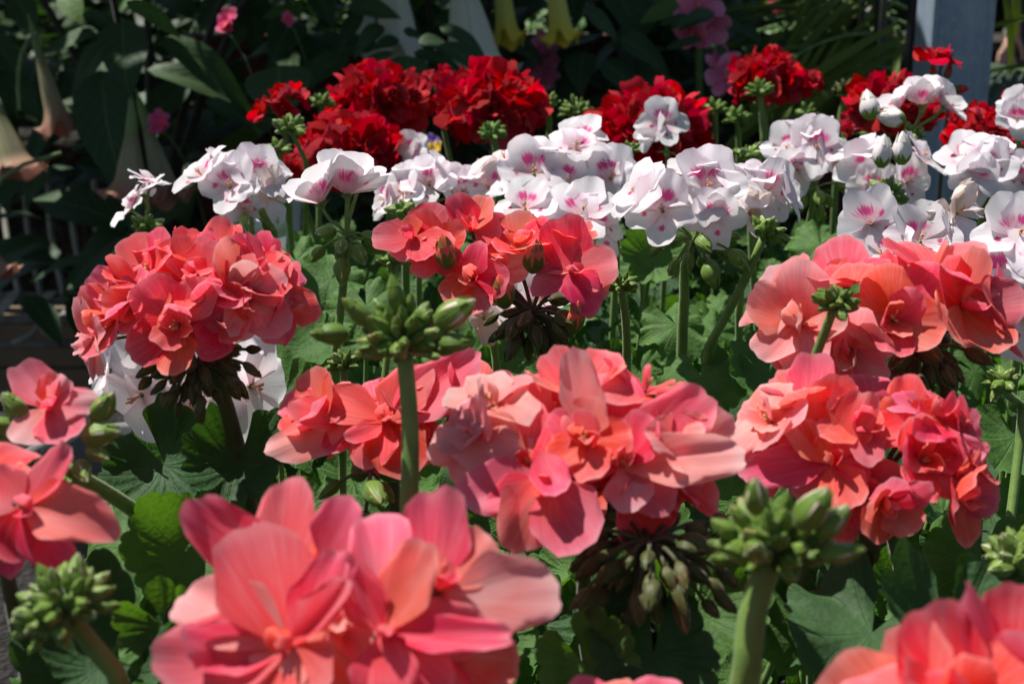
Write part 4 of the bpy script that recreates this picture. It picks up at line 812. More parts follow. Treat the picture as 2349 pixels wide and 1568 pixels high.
def put_trumpet(root, a, rim, kind, wpx, d):
    p0 = at(a[0], a[1], d); p1 = at(rim[0], rim[1], d + u(-.02, .02)); L = (p1 - p0).length
    me = TRM[kind]; fl = {'pink': 0.33, 'white': 0.30, 'yellow': 0.22}[kind]; sx = wpx/FPX*d/2/fl
    mw = frame(p0, p0 - p1, Vector((0.3, -1, 0)), (sx, sx, L), u(0, 6))
    o = obj('trumpet_flower', me, root, mw); obj('calyx', CALT, o, mw @ Matrix.Diagonal((1.05, 1.05, 1, 1)))
    b = MB(); top = mw @ Vector((0, 0, 0.15)); b.tube(bez(top, top + Vector((0, 0, .05)), top + Vector((u(-.05, .05), .05, .09)), top + Vector((u(-.08, .08), .10, .10)), 5), 0.003, 6); obj('flower_stalk', b.mesh('flower_stalk', M['t_calyx']), o)
def fill_leaves(root, n, box, size, young=0.1):
    (x0, x1), (y0, y1), (z0, z1) = box
    for k in range(n):
        p = Vector((u(x0, x1), u(y0, y1), u(z0, z1))); a = u(0, 6.28); L = u(*size)
        td = Vector((math.cos(a), math.sin(a), u(-.9, .1))); nr = Vector((u(-.4, .4), u(-.7, .2), 1)); 
        obj('leaf', R.choice(BLEAF_Y if R.random() < young else BLEAF), root, frame(p, nr, td, (L*u(.9, 1.1), L, L)))

sA = shrub("angel's trumpet shrub with peach trumpets and big leaves at left", (-0.62, 2.35, FLOOR), [(-.62, 2.2, .55), (-.85, 2.3, .6), (-.35, 2.25, .6), (-.6, 2.5, .9), (-.2, 2.4, .8)])
for (a, t, wd, d, y) in (((283, 48), (284, 250), 118, 2.05, 0), ((365, 85), (625, 192), 95, 2.15, 0), ((330, 160), (610, 175), 70, 2.2, 0), ((235, 165), (285, 470), 150, 2.12, 0), ((225, 72), (70, 90), 55, 2.2, 0), ((255, 95), (120, 225), 85, 2.15, 0),
        ((290, 5), (420, 36), 55, 2.1, 1), ((640, 150), (650, 280), 160, 2.1, 0), ((800, 125), (665, 205), 70, 2.2, 0), ((615, 72), (790, 60), 42, 2.25, 0), ((470, 232), (595, 262), 45, 2.1, 0), ((40, -10), (70, 80), 70, 2.2, 0), ((150, -20), (190, 60), 60, 2.2, 1),
        ((190, 30), (270, 55), 40, 2.15, 0), ((340, -30), (230, 30), 60, 2.25, 1), ((520, -20), (440, 60), 70, 2.4, 0), ((560, 60), (500, 130), 60, 2.4, 0), ((10, 170), (90, 300), 80, 2.3, 0), ((-20, 90), (60, 180), 70, 2.3, 0), ((430, 190), (330, 300), 90, 2.3, 0), ((700, 20), (600, 40), 50, 2.3, 1), ((110, 380), (60, 480), 50, 2.2, 0), ((200, 590), (40, 600), 28, 2.2, 0), ((480, 160), (400, 260), 90, 2.35, 0), ((560, 190), (500, 300), 80, 2.35, 0), ((420, 420), (350, 540), 120, 2.2, 0)):
    put_bleaf(sA, a, t, wd, d, None, bool(y))
put_trumpet(sA, (75, 70), (140, 305), 'pink', 95, 2.1); put_trumpet(sA, (-15, 225), (42, 405), 'pink', 150, 2.05); put_trumpet(sA, (303, 262), (298, 455), 'pink', 140, 2.0); put_trumpet(sA, (322, 240), (388, 465), 'pink', 110, 2.08); put_trumpet(sA, (-75, 480), (-10, 640), 'pink', 130, 1.9)
fill_leaves(sA, 110, ((-1.1, 0.0), (2.3, 2.8), (-.1, .55)), (.12, .22)); fill_leaves(sA, 400, ((-2.3, 0.0), (1.8, 3.6), (.62, 1.3)), (.20, .30))  # second batch: unseen canopy above the frame, added to shade the left background
sB = shrub("angel's trumpet shrub with white trumpets above the red flowers", (-0.12, 2.55, FLOOR), [(-.15, 2.3, .5), (-.05, 2.3, .55), (.05, 2.5, .8), (-.3, 2.5, .8)])
for (a, t, wd, d, y) in (((797, 10), (918, 40), 60, 2.1, 0), ((960, 98), (1020, 46), 48, 2.0, 0), ((1010, 62), (1122, 94), 46, 2.02, 0), ((1003, 103), (1165, 180), 58, 1.95, 0), ((950, 122), (1070, 165), 42, 2.05, 0), ((905, 120), (780, 130), 40, 2.05, 0), ((937, 128), (930, 215), 98, 2.0, 0), ((925, 70), (960, 50), 30, 2.05, 0),
        ((880, 60), (800, 110), 50, 2.1, 0), ((915, 90), (850, 95), 40, 2.08, 0), ((830, 30), (770, 100), 50, 2.2, 0), ((1040, 30), (985, 15), 45, 2.3, 0), ((720, -20), (760, 60), 60, 2.2, 0)):
    put_bleaf(sB, a, t, wd, d, None, bool(y))
put_trumpet(sB, (895, -140), (915, 150), 'white', 150, 2.15); put_trumpet(sB, (1045, -130), (1095, 195), 'white', 185, 2.15); put_trumpet(sB, (838, -60), (842, 80), 'white', 60, 2.3)
fill_leaves(sB, 60, ((-.45, .25), (2.45, 2.8), (-.1, .5)), (.12, .2)); fill_leaves(sB, 150, ((-.8, .3), (1.95, 3.3), (.64, 1.25)), (.17, .25))  # the higher leaves are out of view, added for the shade they cast
sC = shrub("angel's trumpet shrub with yellow trumpets beside the dark foliage", (0.24, 2.60, FLOOR), [(.1, 2.35, .6), (.25, 2.4, .6), (.4, 2.5, .75), (.2, 2.7, .9)])
put_trumpet(sC, (1142, -120), (1166, 102), 'yellow', 82, 2.2); put_trumpet(sC, (1262, -110), (1290, 98), 'yellow', 88, 2.15)
for (a, t, wd, d, y) in (((1340, 20), (1440, 60), 55, 2.2, 0), ((1500, 40), (1400, 100), 70, 2.25, 0), ((1420, 90), (1560, 150), 70, 2.2, 0), ((1560, 10), (1470, 20), 60, 2.2, 1), ((1380, 140), (1480, 210), 80, 2.2, 0), ((1640, 30), (1540, 45), 34, 2.1, 0), ((1340, 120), (1320, 210), 80, 2.25, 0), ((1460, 160), (1580, 220), 70, 2.25, 0)):
    put_bleaf(sC, a, t, wd, d, None, bool(y))
fill_leaves(sC, 130, ((.10, .50), (2.3, 2.75), (-.05, .55)), (.10, .2), 0.03); fill_leaves(sC, 90, ((-.35, .22), (2.1, 3.0), (.66, 1.3)), (.17, .25))  # upper batch is an added canopy out of frame, placed for its shadow

# ------------------------------------------------------------------ galvanised post and black pipe
d = 1.95
xl, xr = at(2113, 100, d).x, at(2250, 100, d).x; yc = at(2180, 150, d).y
root = thing('galvanised_post', ((xl + xr)/2, yc, FLOOR), 'grey galvanised steel post at upper right', 'post')
b = MB(); wd = xr - xl; cx = (xl + xr)/2; h = 2.6
prof = [(-.5, -.5), (-.42, -.52), (-.38, -.48), (-.30, -.48), (-.27, -.5), (.36, -.5), (.39, -.47), (.44, -.47), (.5, -.5), (.5, .5), (-.5, .5)]
rows = [[(cx + x*wd, yc + y*wd, z) for x, y in prof] for z in (FLOOR, FLOOR + h)]
b.grid([r + [r[0]] for r in rows]); b.add(rows[1], [tuple(range(len(prof)))])
obj('column', b.mesh('column', M['steel'], False), root)
b = MB(); b.box((cx, yc, FLOOR + 0.006), (wd*2, wd*2, 0.012)); obj('base_plate', b.mesh('base_plate', M['steel'], False), root)
pp = at(2090, 110, 2.05); b = MB(); b.tube([(pp.x, pp.y, FLOOR), (pp.x, pp.y, 0.4), (pp.x, pp.y, 1.6)], 0.0095, 14)
for z in (-.2, .62): b.tube([(pp.x, pp.y, z), (pp.x, pp.y, z + .02)], 0.0125, 14)
tag(obj('black_pipe', b.mesh('black_pipe', M['blackpipe'])), 'thin black vertical pipe just left of the grey post', 'pipe')

# ------------------------------------------------------------------ palms
M['palm'] = bleaf_mat('palm leaflet', (0.075, 0.125, 0.016), (0.15, 0.21, 0.03), (0.2, 0.25, 0.05), 0.30, (0.12, 0.18, 0.01))
M['palm_blue'] = bleaf_mat('bluish palm leaflet', (0.05, 0.085, 0.055), (0.09, 0.14, 0.09), (0.14, 0.2, 0.12), 0.15, (0.08, 0.16, 0.04))
def blade_mesh(seed, mat):
    q = random.Random(seed); b = MB(); rows = []; uvs = []; bend = q.uniform(-.7, -.1); sd = q.uniform(-.1, .1)
    for i in range(11):
        v = i/10; wd = 0.035*(math.sin(PI*(0.08 + v*0.92))**0.6) if i < 10 else 0.001
        rows.append([(s*wd + sd*v*v, v*math.cos(bend*v*.6), v*math.sin(bend*v*.6) + abs(s)*wd*0.5) for s in (-1, 0, 1)]); uvs.append([(0.5 + s*.5, v) for s in (-1, 0, 1)])
    b.grid(rows, uvs); return b.mesh('leaflet', M[mat])
BL = [blade_mesh(400 + i, 'palm') for i in range(5)]; BLB = [blade_mesh(420 + i, 'palm_blue') for i in range(3)]
def frond(root, p0, p1, sag, n, L, meshes, wide=1.0, side=Vector((0, 0, 1))):
    b = MB(); pts = bez(p0, lerp(p0, p1, .33) + sag, lerp(p0, p1, .66) + sag, p1, 10); b.tube(pts, [0.0035 - .00025*k for k in range(11)], 6)
    r = obj('frond', b.mesh('frond_rib', M['t_calyx']), root)
    for k in range(n):
        t = 0.12 + 0.88*k/(n - 1); i = min(9, int(t*10)); p = lerp(pts[i], pts[i+1], t*10 - i); tg = (pts[i+1] - pts[i]).normalized()
        for s in (-1, 1):
            dd = tg*u(.6, .8) + side*s*u(.5, .8) + Vector((0, 0, u(-.25, .05))); LL = L*(math.sin(PI*(0.18 + 0.72*t)))*u(.85, 1.1)
            obj('leaflet', R.choice(meshes), r, frame(p, Vector((u(-.2, .2), -.6, .8)), dd, (LL*wide, LL, LL)))
pr = thing('palm_plant', at(2000, 330, 2.35), 'green palm with arching narrow leaflets left of the post', 'palm')
pb = at(2000, 330, 2.35); b = MB()
for (x, yb) in ((2010, 0), (1960, .03), (1872, .08)):
    q = at(x, 120, 2.35 + yb); b.tube([(q.x, q.y, FLOOR), (q.x + .005, q.y, 0.1), (q.x, q.y, 1.0)], [0.014, .012, .009], 9)
obj('stem', b.mesh('stem', M['bark']), pr)
for (a, t, sg, n, L) in (((2080, 20), (1800, 60), .04, 9, .26), ((2090, 100), (1790, 150), .04, 9, .26), ((2085, 60), (1840, 100), .04, 8, .26), ((2085, 170), (1800, 205), .03, 9, .24), ((2060, 205), (1830, 250), .03, 8, .22), ((2090, -40), (1840, -10), .05, 8, .26), ((2010, 40), (2110, 180), .04, 7, .2), ((2090, 135), (1830, 170), .02, 9, .24)):
    frond(pr, at(a[0], a[1], 2.4 + u(-.05, .1)), at(t[0], t[1], 2.3 + u(-.1, .1)), Vector((0, 0, sg)), n, L, BL, .75)
# long single blades that cross in front, drooping to the left
for (a, t, sg, wdt) in (((2080, 90), (1600, 200), .03, 1.0), ((2070, 115), (1640, 280), .04, .9), ((2060, 60), (1700, 160), .03, .9), ((1780, 180), (1670, 250), .01, .8)):
    p0 = at(*a, 2.2); p1 = at(*t, 2.0); L = (p1 - p0).length; obj('leaflet', R.choice(BL), pr, frame(p0, Vector((0, -.7, .8)), p1 - p0 + Vector((0, 0, sg)), (L*wdt*.8, L, L)))
pr2 = thing('palm_plant', at(2420, 330, 2.3), 'palm with bluish fan of leaflets right of the post', 'palm'); b = MB(); q = at(2440, 200, 2.3); b.tube([(q.x, q.y, FLOOR), (q.x, q.y, .2), (q.x - .02, q.y, .8)], [.015, .013, .01], 9); obj('stem', b.mesh('stem', M['bark']), pr2)
for (a, t, sg, n, L) in (((2440, 180), (2240, 190), .02, 10, .13), ((2440, 240), (2245, 235), .02, 10, .12), ((2440, 290), (2250, 270), .02, 10, .12), ((2440, 210), (2260, 165), .02, 9, .12)):
    frond(pr2, at(*a, 2.2), at(*t, 2.1), Vector((0, 0, sg)), n, L, BLB, 2.0)
for (a, t, wpx) in (((2300, -30), (2390, 140), 20), ((2330, -40), (2375, 40), 26), ((2430, 20), (2245, 60), 12), ((2430, 140), (2250, 155), 10), ((2260, 60), (2262, 200), 10)):
    p0 = at(*a, 2.0); p1 = at(*t, 1.95); L = (p1 - p0).length; obj('strap_leaf', R.choice(BL), pr2, frame(p0, Vector((0.2, -1, .3)), p1 - p0, (wpx/FPX*2/.07, L, L)))

# ------------------------------------------------------------------ pink trumpet blooms on the dark shrub, snapdragons and nemesias
M['greenstem'] = stem_mat('green stem', (0.06, 0.13, 0.03), (0.10, 0.19, 0.05))
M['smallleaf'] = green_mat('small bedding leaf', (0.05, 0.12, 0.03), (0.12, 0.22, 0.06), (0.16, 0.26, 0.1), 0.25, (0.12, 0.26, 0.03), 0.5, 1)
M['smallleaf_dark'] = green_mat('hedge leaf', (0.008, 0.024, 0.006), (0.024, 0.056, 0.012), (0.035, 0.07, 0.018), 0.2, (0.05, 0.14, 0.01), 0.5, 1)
def simple_flower(root, pos, f, size, key, n=5, elev=.3, name='flower'):
    mw = frame(pos, f, Vector((0, 0, 1)), size, u(0, 6)); fl = obj(name, CALYX['white'][0], root, mw)
    for k in range(n): obj('petal', R.choice(PET[key]), fl, mw @ Matrix.Rotation(2*PI*k/n + u(-.1, .1), 4, 'Z') @ Matrix.Rotation(elev + u(-.15, .15), 4, 'X'))
def big_bloom(root, px, py, d, size, f): simple_flower(root, at(px, py, d), face(f), size, 'pink', 5, .45)
mv = thing('flowering_vine', at(1620, 260, 2.3), 'vine with large dusky pink blooms behind the yellow trumpets', 'vine')
q = at(1620, 260, 2.3); b = MB(); b.tube(bez(Vector((q.x, q.y, FLOOR)), Vector((q.x, q.y, -.2)), at(1610, 260, 2.25), at(1600, -60, 2.2), 10), .006, 7); b.tube(bez(at(1615, 100, 2.23), at(1650, 120, 2.2), at(1690, 150, 2.2), at(1700, 175, 2.2), 6), .003, 6); obj('stem', b.mesh('stem', M['greenstem']), mv)
big_bloom(mv, 1600, 20, 2.15, .042, (-.1, .2, .9)); big_bloom(mv, 1625, 60, 2.18, .036, (.3, -.5, .7)); big_bloom(mv, 1590, 72, 2.16, .03, (-.3, -.6, .7)); big_bloom(mv, 1672, 180, 2.1, .036, (-.6, .1, .7)); big_bloom(mv, 1660, 150, 2.12, .03, (-.3, .6, .6))
for (a, t) in (((1640, 30), (1560, 50)), ((1610, 90), (1530, 60)), ((1640, 110), (1720, 150)), ((1580, 40), (1520, 20))): put_bleaf(mv, a, t, 34, 2.12)
def spike(label, px, py0, py1, d, key, n, size, wpx):
    root = thing('flower_spike_plant', Vector((at(px, py1, d).x, at(px, py1, d).y, FLOOR if d > 2 else 0)), label, 'flower')
    b = MB(); q = at(px, py1, d); b.tube(bez(Vector((q.x, q.y + (.5 if d > 1.9 else 0), root.location.z)), Vector((q.x, q.y + (.45 if d > 1.9 else 0), q.z - .25)), q + Vector((0, .15 if d > 1.9 else 0, -.02)), q, 8) + [at(px, py0, d)], .0016, 6)
    obj('stem', b.mesh('stem', M['greenstem']), root)
    for k in range(n):
        t = (k + .5)/n; simple_flower(root, at(px + u(-.5, .5)*wpx, lerp(py0, py1, t), d - u(0, .01)), face((u(-.7, .7), u(-.2, .6), .8)), size*u(.8, 1.15), key, 5, u(.2, .6))
    return root
spike('pink snapdragon spike standing between the two yellow trumpets', 1242, 92, 205, 2.35, 'pink', 9, .022, 30)
spike('small hot pink flower spike above the large left leaves', 520, 35, 75, 1.98, 'hotpink', 6, .014, 18)
spike('pink flowers low in the dark left shade', 365, 268, 300, 2.02, 'hotpink', 3, .016, 12)
spike('tiny pink flower above the dark leaf at upper left', 660, 36, 50, 1.98, 'hotpink', 2, .010, 8)
spike('dim red blooms in shade behind the left shrub', 640, 100, 150, 2.9, 'red', 5, .026, 40)
spike('bright pink flower head far back at top right', 1770, 8, 35, 3.6, 'hotpink', 7, .024, 34)
spike('small pink flower left of the black pipe', 1897, 50, 65, 3.5, 'hotpink', 3, .014, 8)
spike('yellow pansy showing under the ruffled red head', 1187, 292, 305, 1.62, 'yellow', 2, .008, 8)
spike('violet pansy under the red heads', 992, 318, 330, 1.62, 'violet', 2, .010, 10)
spike('orange yellow pansy below the violet one', 1000, 336, 346, 1.61, 'yellow', 2, .009, 14)
spike('tiny red flower in the dark by the left shrub', 515, 283, 292, 2.5, 'hotpink', 1, .012, 4)

# ------------------------------------------------------------------ maroon planter, far bedding bench, hedge
def foliage_mesh(name, n, fn, size, mat, seed):
    q = random.Random(seed); b = MB()
    for k in range(n):
        p, up = fn(q); L = size*q.uniform(.6, 1.3); a = q.uniform(0, 6.28)
        d = Vector((math.cos(a), math.sin(a), q.uniform(-.3, .7))).normalized(); nr = (up + Vector((q.uniform(-.6, .6), q.uniform(-.6, .6), q.uniform(-.2, .2)))).normalized(); s = d.cross(nr).normalized()*L*.3
        b.add([p, p + d*L*.5 + s, p + d*L, p + d*L*.5 - s, p + d*L*.5 - nr*L*.06], [(0, 4, 1), (1, 4, 2), (2, 4, 3), (3, 4, 0)], [(.5, 0), (.5, .5), (.5, 1), (.5, .5), (.5, .5)])
    return b.mesh(name, M[mat])
root = thing('planter_box', (0.05, 3.15, FLOOR), 'dark maroon wooden planter box behind the yellow trumpets', 'planter')
for k in range(5):
    z0 = FLOOR + 0.02 + k*0.18; b = MB(); b.box((0.10, 3.02, z0 + .0875), (1.5, .03, .172)); obj('plank', b.mesh('plank', M['maroon'], False), root)
b = MB(); b.box((0.10, 3.018, z0 + .19), (1.56, .06, .03)); obj('rim', b.mesh('rim', M['maroon'], False), root)
for x in (-.66, .86): b = MB(); b.box((x, 3.26, FLOOR + .46), (.03, .44, .90)); obj('side_panel', b.mesh('side_panel', M['maroon'], False), root)
b = MB(); b.box((0.10, 3.5, FLOOR + .46), (1.5, .03, .90)); obj('back_panel', b.mesh('back_panel', M['maroon'], False), root)
b = MB(); b.box((0.10, 3.26, .20), (1.46, .42, .06)); obj('soil', b.mesh('soil', M['soil'], False), root)
qx = at(1183, 40, 3.4).x; b = MB(); b.box((qx, 3.56, .4), (.05, .05, 2.0)); tag(obj('maroon_post', b.mesh('maroon_post', M['maroon'], False)), 'thin maroon wooden post rising behind the planter box', 'post')
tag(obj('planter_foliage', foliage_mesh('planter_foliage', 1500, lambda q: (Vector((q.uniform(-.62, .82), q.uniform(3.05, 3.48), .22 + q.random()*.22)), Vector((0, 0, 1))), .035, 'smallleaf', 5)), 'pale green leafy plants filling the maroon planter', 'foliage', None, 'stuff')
# bedding bench
root = thing('bedding_bench', (0.45, 5.0, FLOOR), 'far bench of bedding plants behind the palm', 'bench')
b = MB(); b.box((0.45, 5.0, .08), (1.4, 3.4, .06)); obj('bench_top', b.mesh('bench_top', M['maroon'], False), root)
b = MB(); b.box((0.45, 3.27, .06), (1.46, .06, .16)); obj('front_board', b.mesh('front_board', M['maroon'], False), root)
for x in (-.2, 1.1):
    for y in (3.4, 6.6): b = MB(); b.box((x, y, -.275), (.08, .08, .65)); obj('leg', b.mesh('leg', M['maroon'], False), root)
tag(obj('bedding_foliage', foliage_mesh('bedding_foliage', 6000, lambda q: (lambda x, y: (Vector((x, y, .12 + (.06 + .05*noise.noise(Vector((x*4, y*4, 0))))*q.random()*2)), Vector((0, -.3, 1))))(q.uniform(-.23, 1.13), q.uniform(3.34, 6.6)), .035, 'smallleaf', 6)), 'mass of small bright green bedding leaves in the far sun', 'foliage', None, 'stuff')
def bed_flower(label, px, py, d, key, size, n=5, cnt=1, spread=0, name='bedding_flower'):
    root = thing(name, at(px, py + 8, d), label, 'flower')
    b = MB(); q = at(px, py, d); b.tube([tuple(q - Vector((0, 0, .08))), tuple(q)], .0015, 5); obj('stem', b.mesh('stem', M['greenstem']), root)
    for k in range(cnt): simple_flower(root, at(px + u(-1, 1)*spread, py + u(-.6, .6)*spread, d - .01), face((u(-.3, .3), .6, .8)), size, key, n, .15)
bed_flower('white daisy among far bedding leaves left of the palm', 1673, 103, 4.2, 'daisy', .018, 11)
bed_flower('lilac flower cluster among the palm leaves', 1818, 90, 4.4, 'violet', .013, 5, 6, 16); bed_flower('lilac flowers higher among palm leaves', 1830, 78, 4.6, 'violet', .012, 5, 3, 10)
bed_flower('purple bloom beside the dusky pink vine flowers', 1625, 72, 4.0, 'violet', .014, 5, 2, 6); bed_flower('purple bloom under the bent grass blade', 1712, 78, 4.2, 'violet', .013)
bed_flower('tiny orange bloom near the purple one', 1656, 73, 4.3, 'yellow', .010, 5); bed_flower('yellow bloom at the top edge right of pink vine', 1665, 3, 4.0, 'yellow', .024, 5, 2, 8)
for i, (px, py) in enumerate(((2020, 60), (2050, 130), (1990, 20))): bed_flower(('white bloom glimpsed high behind palm stems', 'cream bloom glimpsed by the black pipe', 'white bloom glimpsed at top by palm')[i], px, py, 4.4, 'white', .014)

root = thing('potting_table', (3.0, 7.2, FLOOR), 'dark slatted table behind the hanging hand at right edge', 'table')
for k in range(4): b = MB(); b.box((3.0, 6.95 + k*.16, .06), (2.2, .145, .03)); obj('slat', b.mesh('slat', M['bench_wood'], False), root)
b = MB(); b.box((3.0, 6.86, .0), (2.2, .03, .085)); obj('apron', b.mesh('apron', M['logbark'], False), root)
for x in (1.95, 4.05):
    for y in (6.92, 7.4): b = MB(); b.box((x, y, -.28), (.06, .06, .64)); obj('leg', b.mesh('leg', M['bench_wood'], False), root)
# big-leaved dark shrubs and the hedge closing the view
def far_shrub(label, c, r, n, size, mat, seed):
    root = thing('garden_shrub', (c[0], c[1], FLOOR), label, 'shrub'); b = MB(); qq = random.Random(seed)
    for k in range(6): b.tube(bez(Vector((c[0], c[1], FLOOR)), Vector((c[0], c[1], FLOOR + .2)), Vector(c), Vector(c) + Vector((qq.uniform(-1, 1)*r[0]*.8, qq.uniform(-1, 1)*r[1]*.8, r[2]*.7*qq.random())), 6), .008, 6)
    obj('trunk', b.mesh('trunk', M['bark']), root)
    def fn(q):
        while True:
            v = Vector((q.uniform(-1, 1), q.uniform(-1, 1), q.uniform(-1, 1)))
            if .35 < v.length < 1 + .25*noise.noise(v*2 + Vector((seed, 0, 0))): break
        return Vector((c[0] + v.x*r[0], c[1] + v.y*r[1], c[2] + v.z*r[2])), (v.normalized()*.6 + Vector((0, -.2, .8)))
    obj('crown', foliage_mesh('crown', n, fn, size, mat, seed), root)
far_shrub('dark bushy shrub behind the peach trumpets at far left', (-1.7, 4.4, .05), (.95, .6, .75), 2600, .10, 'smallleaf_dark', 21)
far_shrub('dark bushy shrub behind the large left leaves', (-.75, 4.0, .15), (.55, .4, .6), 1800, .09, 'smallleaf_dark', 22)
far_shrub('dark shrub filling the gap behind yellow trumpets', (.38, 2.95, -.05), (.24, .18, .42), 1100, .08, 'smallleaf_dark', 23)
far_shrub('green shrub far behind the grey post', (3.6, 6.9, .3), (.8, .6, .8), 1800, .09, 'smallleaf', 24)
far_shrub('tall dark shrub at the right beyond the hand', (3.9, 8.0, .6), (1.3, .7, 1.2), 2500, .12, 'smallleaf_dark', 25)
root = thing('hedge', (0, 9.4, FLOOR), 'tall dark green hedge closing off the back of the garden', 'hedge')
b = MB(); b.box((0, 9.6, .6), (26, .5, 2.3)); obj('branch_core', b.mesh('branch_core', M['bark'], False), root)
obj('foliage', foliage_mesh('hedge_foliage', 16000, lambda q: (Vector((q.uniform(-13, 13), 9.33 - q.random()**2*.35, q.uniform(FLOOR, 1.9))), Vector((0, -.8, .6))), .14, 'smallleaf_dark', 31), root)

# ------------------------------------------------------------------ white wire bench, block edging, pots at left
d = 3.0
root = thing('wire_bench', (at(80, 900, 3.0).x, 2.9, FLOOR), 'white coated wire garden bench in shade at left edge', 'bench')
sz = at(100, 850, 2.95).z
def W(px, py, dd): return at(px, py, dd)
for i, xs in enumerate(((-50, -35), (18, 40), (68, 75), (120, 105), (172, 160), (225, 215), (280, 268))):
    x0, xm = xs
    b = MB(); b.tube(bez(W(x0 - 8, 400, 3.15), W(x0 - 12, 520, 3.12), W(x0, 560, 3.1), W(x0 + 30, 690, 3.02), 12), .0068, 8); obj('back_bar', b.mesh('back_bar', M['wire']), root)
for (py, dd, r) in ((677, 3.05, .007), (692, 3.0, .008), (712, 2.92, .006), (733, 2.85, .010), (788, 2.85, .009)):
    b = MB(); b.tube([W(-200, py, dd), W(300, py, dd)], r, 10); obj('seat_rail', b.mesh('seat_rail', M['wire']), root)
for x in (-140, -60, 20, 100, 180, 260):
    p0 = W(x + 20, 676, 3.05); p1 = W(x - 30, 733, 2.85); dv = (p1 - p0); b = MB(); sd = Vector((.012, 0, 0)); up = Vector((0, 0, .009))
    b.add([p0 - sd + up, p0 + sd + up, p1 + sd + up, p1 - sd + up, p0 - sd + up*.6, p0 + sd + up*.6, p1 + sd + up*.6, p1 - sd + up*.6], [(0, 1, 2, 3), (7, 6, 5, 4), (0, 4, 5, 1), (1, 5, 6, 2), (2, 6, 7, 3), (3, 7, 4, 0)]); obj('strap', b.mesh('strap', M['wire'], False), root)
for x in (-120, 90): 
    for s in (1, -1): b = MB(); b.tube(bez(W(x, 740, 2.84), W(x - 8*s, 765, 2.84), W(x - 30*s, 778, 2.84), W(x - 60*s, 786, 2.84), 8), .006, 8); obj('scroll', b.mesh('scroll', M['wire']), root)
for x in (-180, 290):
    for dd in (2.85, 3.05):
        q = W(x, 733, dd); b = MB(); b.tube([q, Vector((q.x, q.y, FLOOR))], .010, 8); obj('leg', b.mesh('leg', M['wire']), root)
root = thing('block_edging', (-1.0, 3.4, FLOOR), 'row of tan concrete blocks behind the wire bench', 'edging')
for r_ in range(2):
    for k in range(9):
        b = MB(); L = .28; b.box((-2.2 + k*.29 + r_*.14, 3.42 + u(-.006, .006), FLOOR + .06 + r_*.123), (L, .14, .118)); obj('block', b.mesh('block', M['block'], False), root)
root = thing('log_stack', (-1.2, 3.75, FLOOR), 'dark weathered logs stacked in shade behind the bars', 'logs')
for (z, y, r) in ((.08, 3.72, .08), (.23, 3.74, .075), (.37, 3.73, .07), (.50, 3.75, .06), (.61, 3.75, .055)):
    b = MB(); pts = [(-2.6 + .3*k, y + u(-.012, .012), FLOOR + z + u(-.008, .008)) for k in range(8)]; b.tube(pts, [r*u(.92, 1.06) for _ in pts], 12); obj('log', b.mesh('log', M['logbark']), root)
def pot(name, label, c, r, h, mat, soil=True, label_patch=False):
    root = thing(name, (c[0], c[1], c[2]), label, 'pot'); b = MB(); n = 36; rows = []
    for (rr, z) in ((.70, 0), (.92, .86), (1.0, .87), (1.02, .99), (.985, 1.0), (.93, .985), (.90, .80), (.88, .78)):
        rows.append([(c[0] + math.cos(2*PI*k/n)*rr*r, c[1] + math.sin(2*PI*k/n)*rr*r, c[2] + z*h) for k in range(n)])
    b.grid(rows, None, True); obj('body', b.mesh('pot_body', M[mat]), root)
    if soil:
        b = MB(); b.add([(c[0] + math.cos(2*PI*k/n)*.9*r, c[1] + math.sin(2*PI*k/n)*.9*r, c[2] + .82*h) for k in range(n)], [tuple(range(n))]); obj('soil', b.mesh('soil', M['soil'], False), root)
    if label_patch:
        b = MB(); a0 = -2.05; rows = [[(c[0] + math.cos(a)*r*1.026, c[1] + math.sin(a)*r*1.026, c[2] + z*h) for a in (a0, a0 + .1, a0 + .2)] for z in (.885, .975)]; b.grid(rows); obj('price_label', b.mesh('price_label', M['paper']), root)
q = at(230, 1090, .88); pot('flower_pot', 'dark grey plastic pot of soil at left below the corals', (q.x, q.y + .06, 0.0), .075, q.z - .01, 'greyplastic', True, True)
q = at(585, 490, 1.35); pot('white_tub', 'pale white plastic tub behind the spotted white flowers', (q.x, q.y, q.z - .09), .032, .09, 'whiteplastic', False)
q = at(625, 378, 1.72); pot('white_tub', 'small white tub rim left of the low red head', (q.x, q.y, q.z - .10), .04, .10, 'whiteplastic', False)

# ------------------------------------------------------------------ person standing far right, one hand in view
import bmesh
m = N('skin'); n = m.noise(m.objco(), 40.0, 3.0); M['skin'] = m.finish(m.mix(n, (0.50, 0.28, 0.20), (0.60, 0.36, 0.27)), 0.5, 0.0, None, 0.3)
m = N('navy cloth'); n = m.noise(m.objco(), 120.0, 3.0); M['navy'] = m.finish(m.mix(n, (0.010, 0.014, 0.028), (0.022, 0.028, 0.05)), 0.9, 0, None, 0.1, m.bump(n, .3, .002))
m = N('grey trousers'); n = m.noise(m.objco(), 150.0, 3.0); M['trousers'] = m.finish(m.mix(n, (0.05, 0.05, 0.055), (0.09, 0.09, 0.095)), 0.9, 0, None, 0.1)
m = N('dark hair'); n = m.noise(m.objco(), 90.0, 4.0); M['hair'] = m.finish(m.mix(n, (0.012, 0.008, 0.006), (0.04, 0.025, 0.018)), 0.5)
m = N('shoe leather'); M['shoe'] = m.finish((0.02, 0.018, 0.016), 0.5)
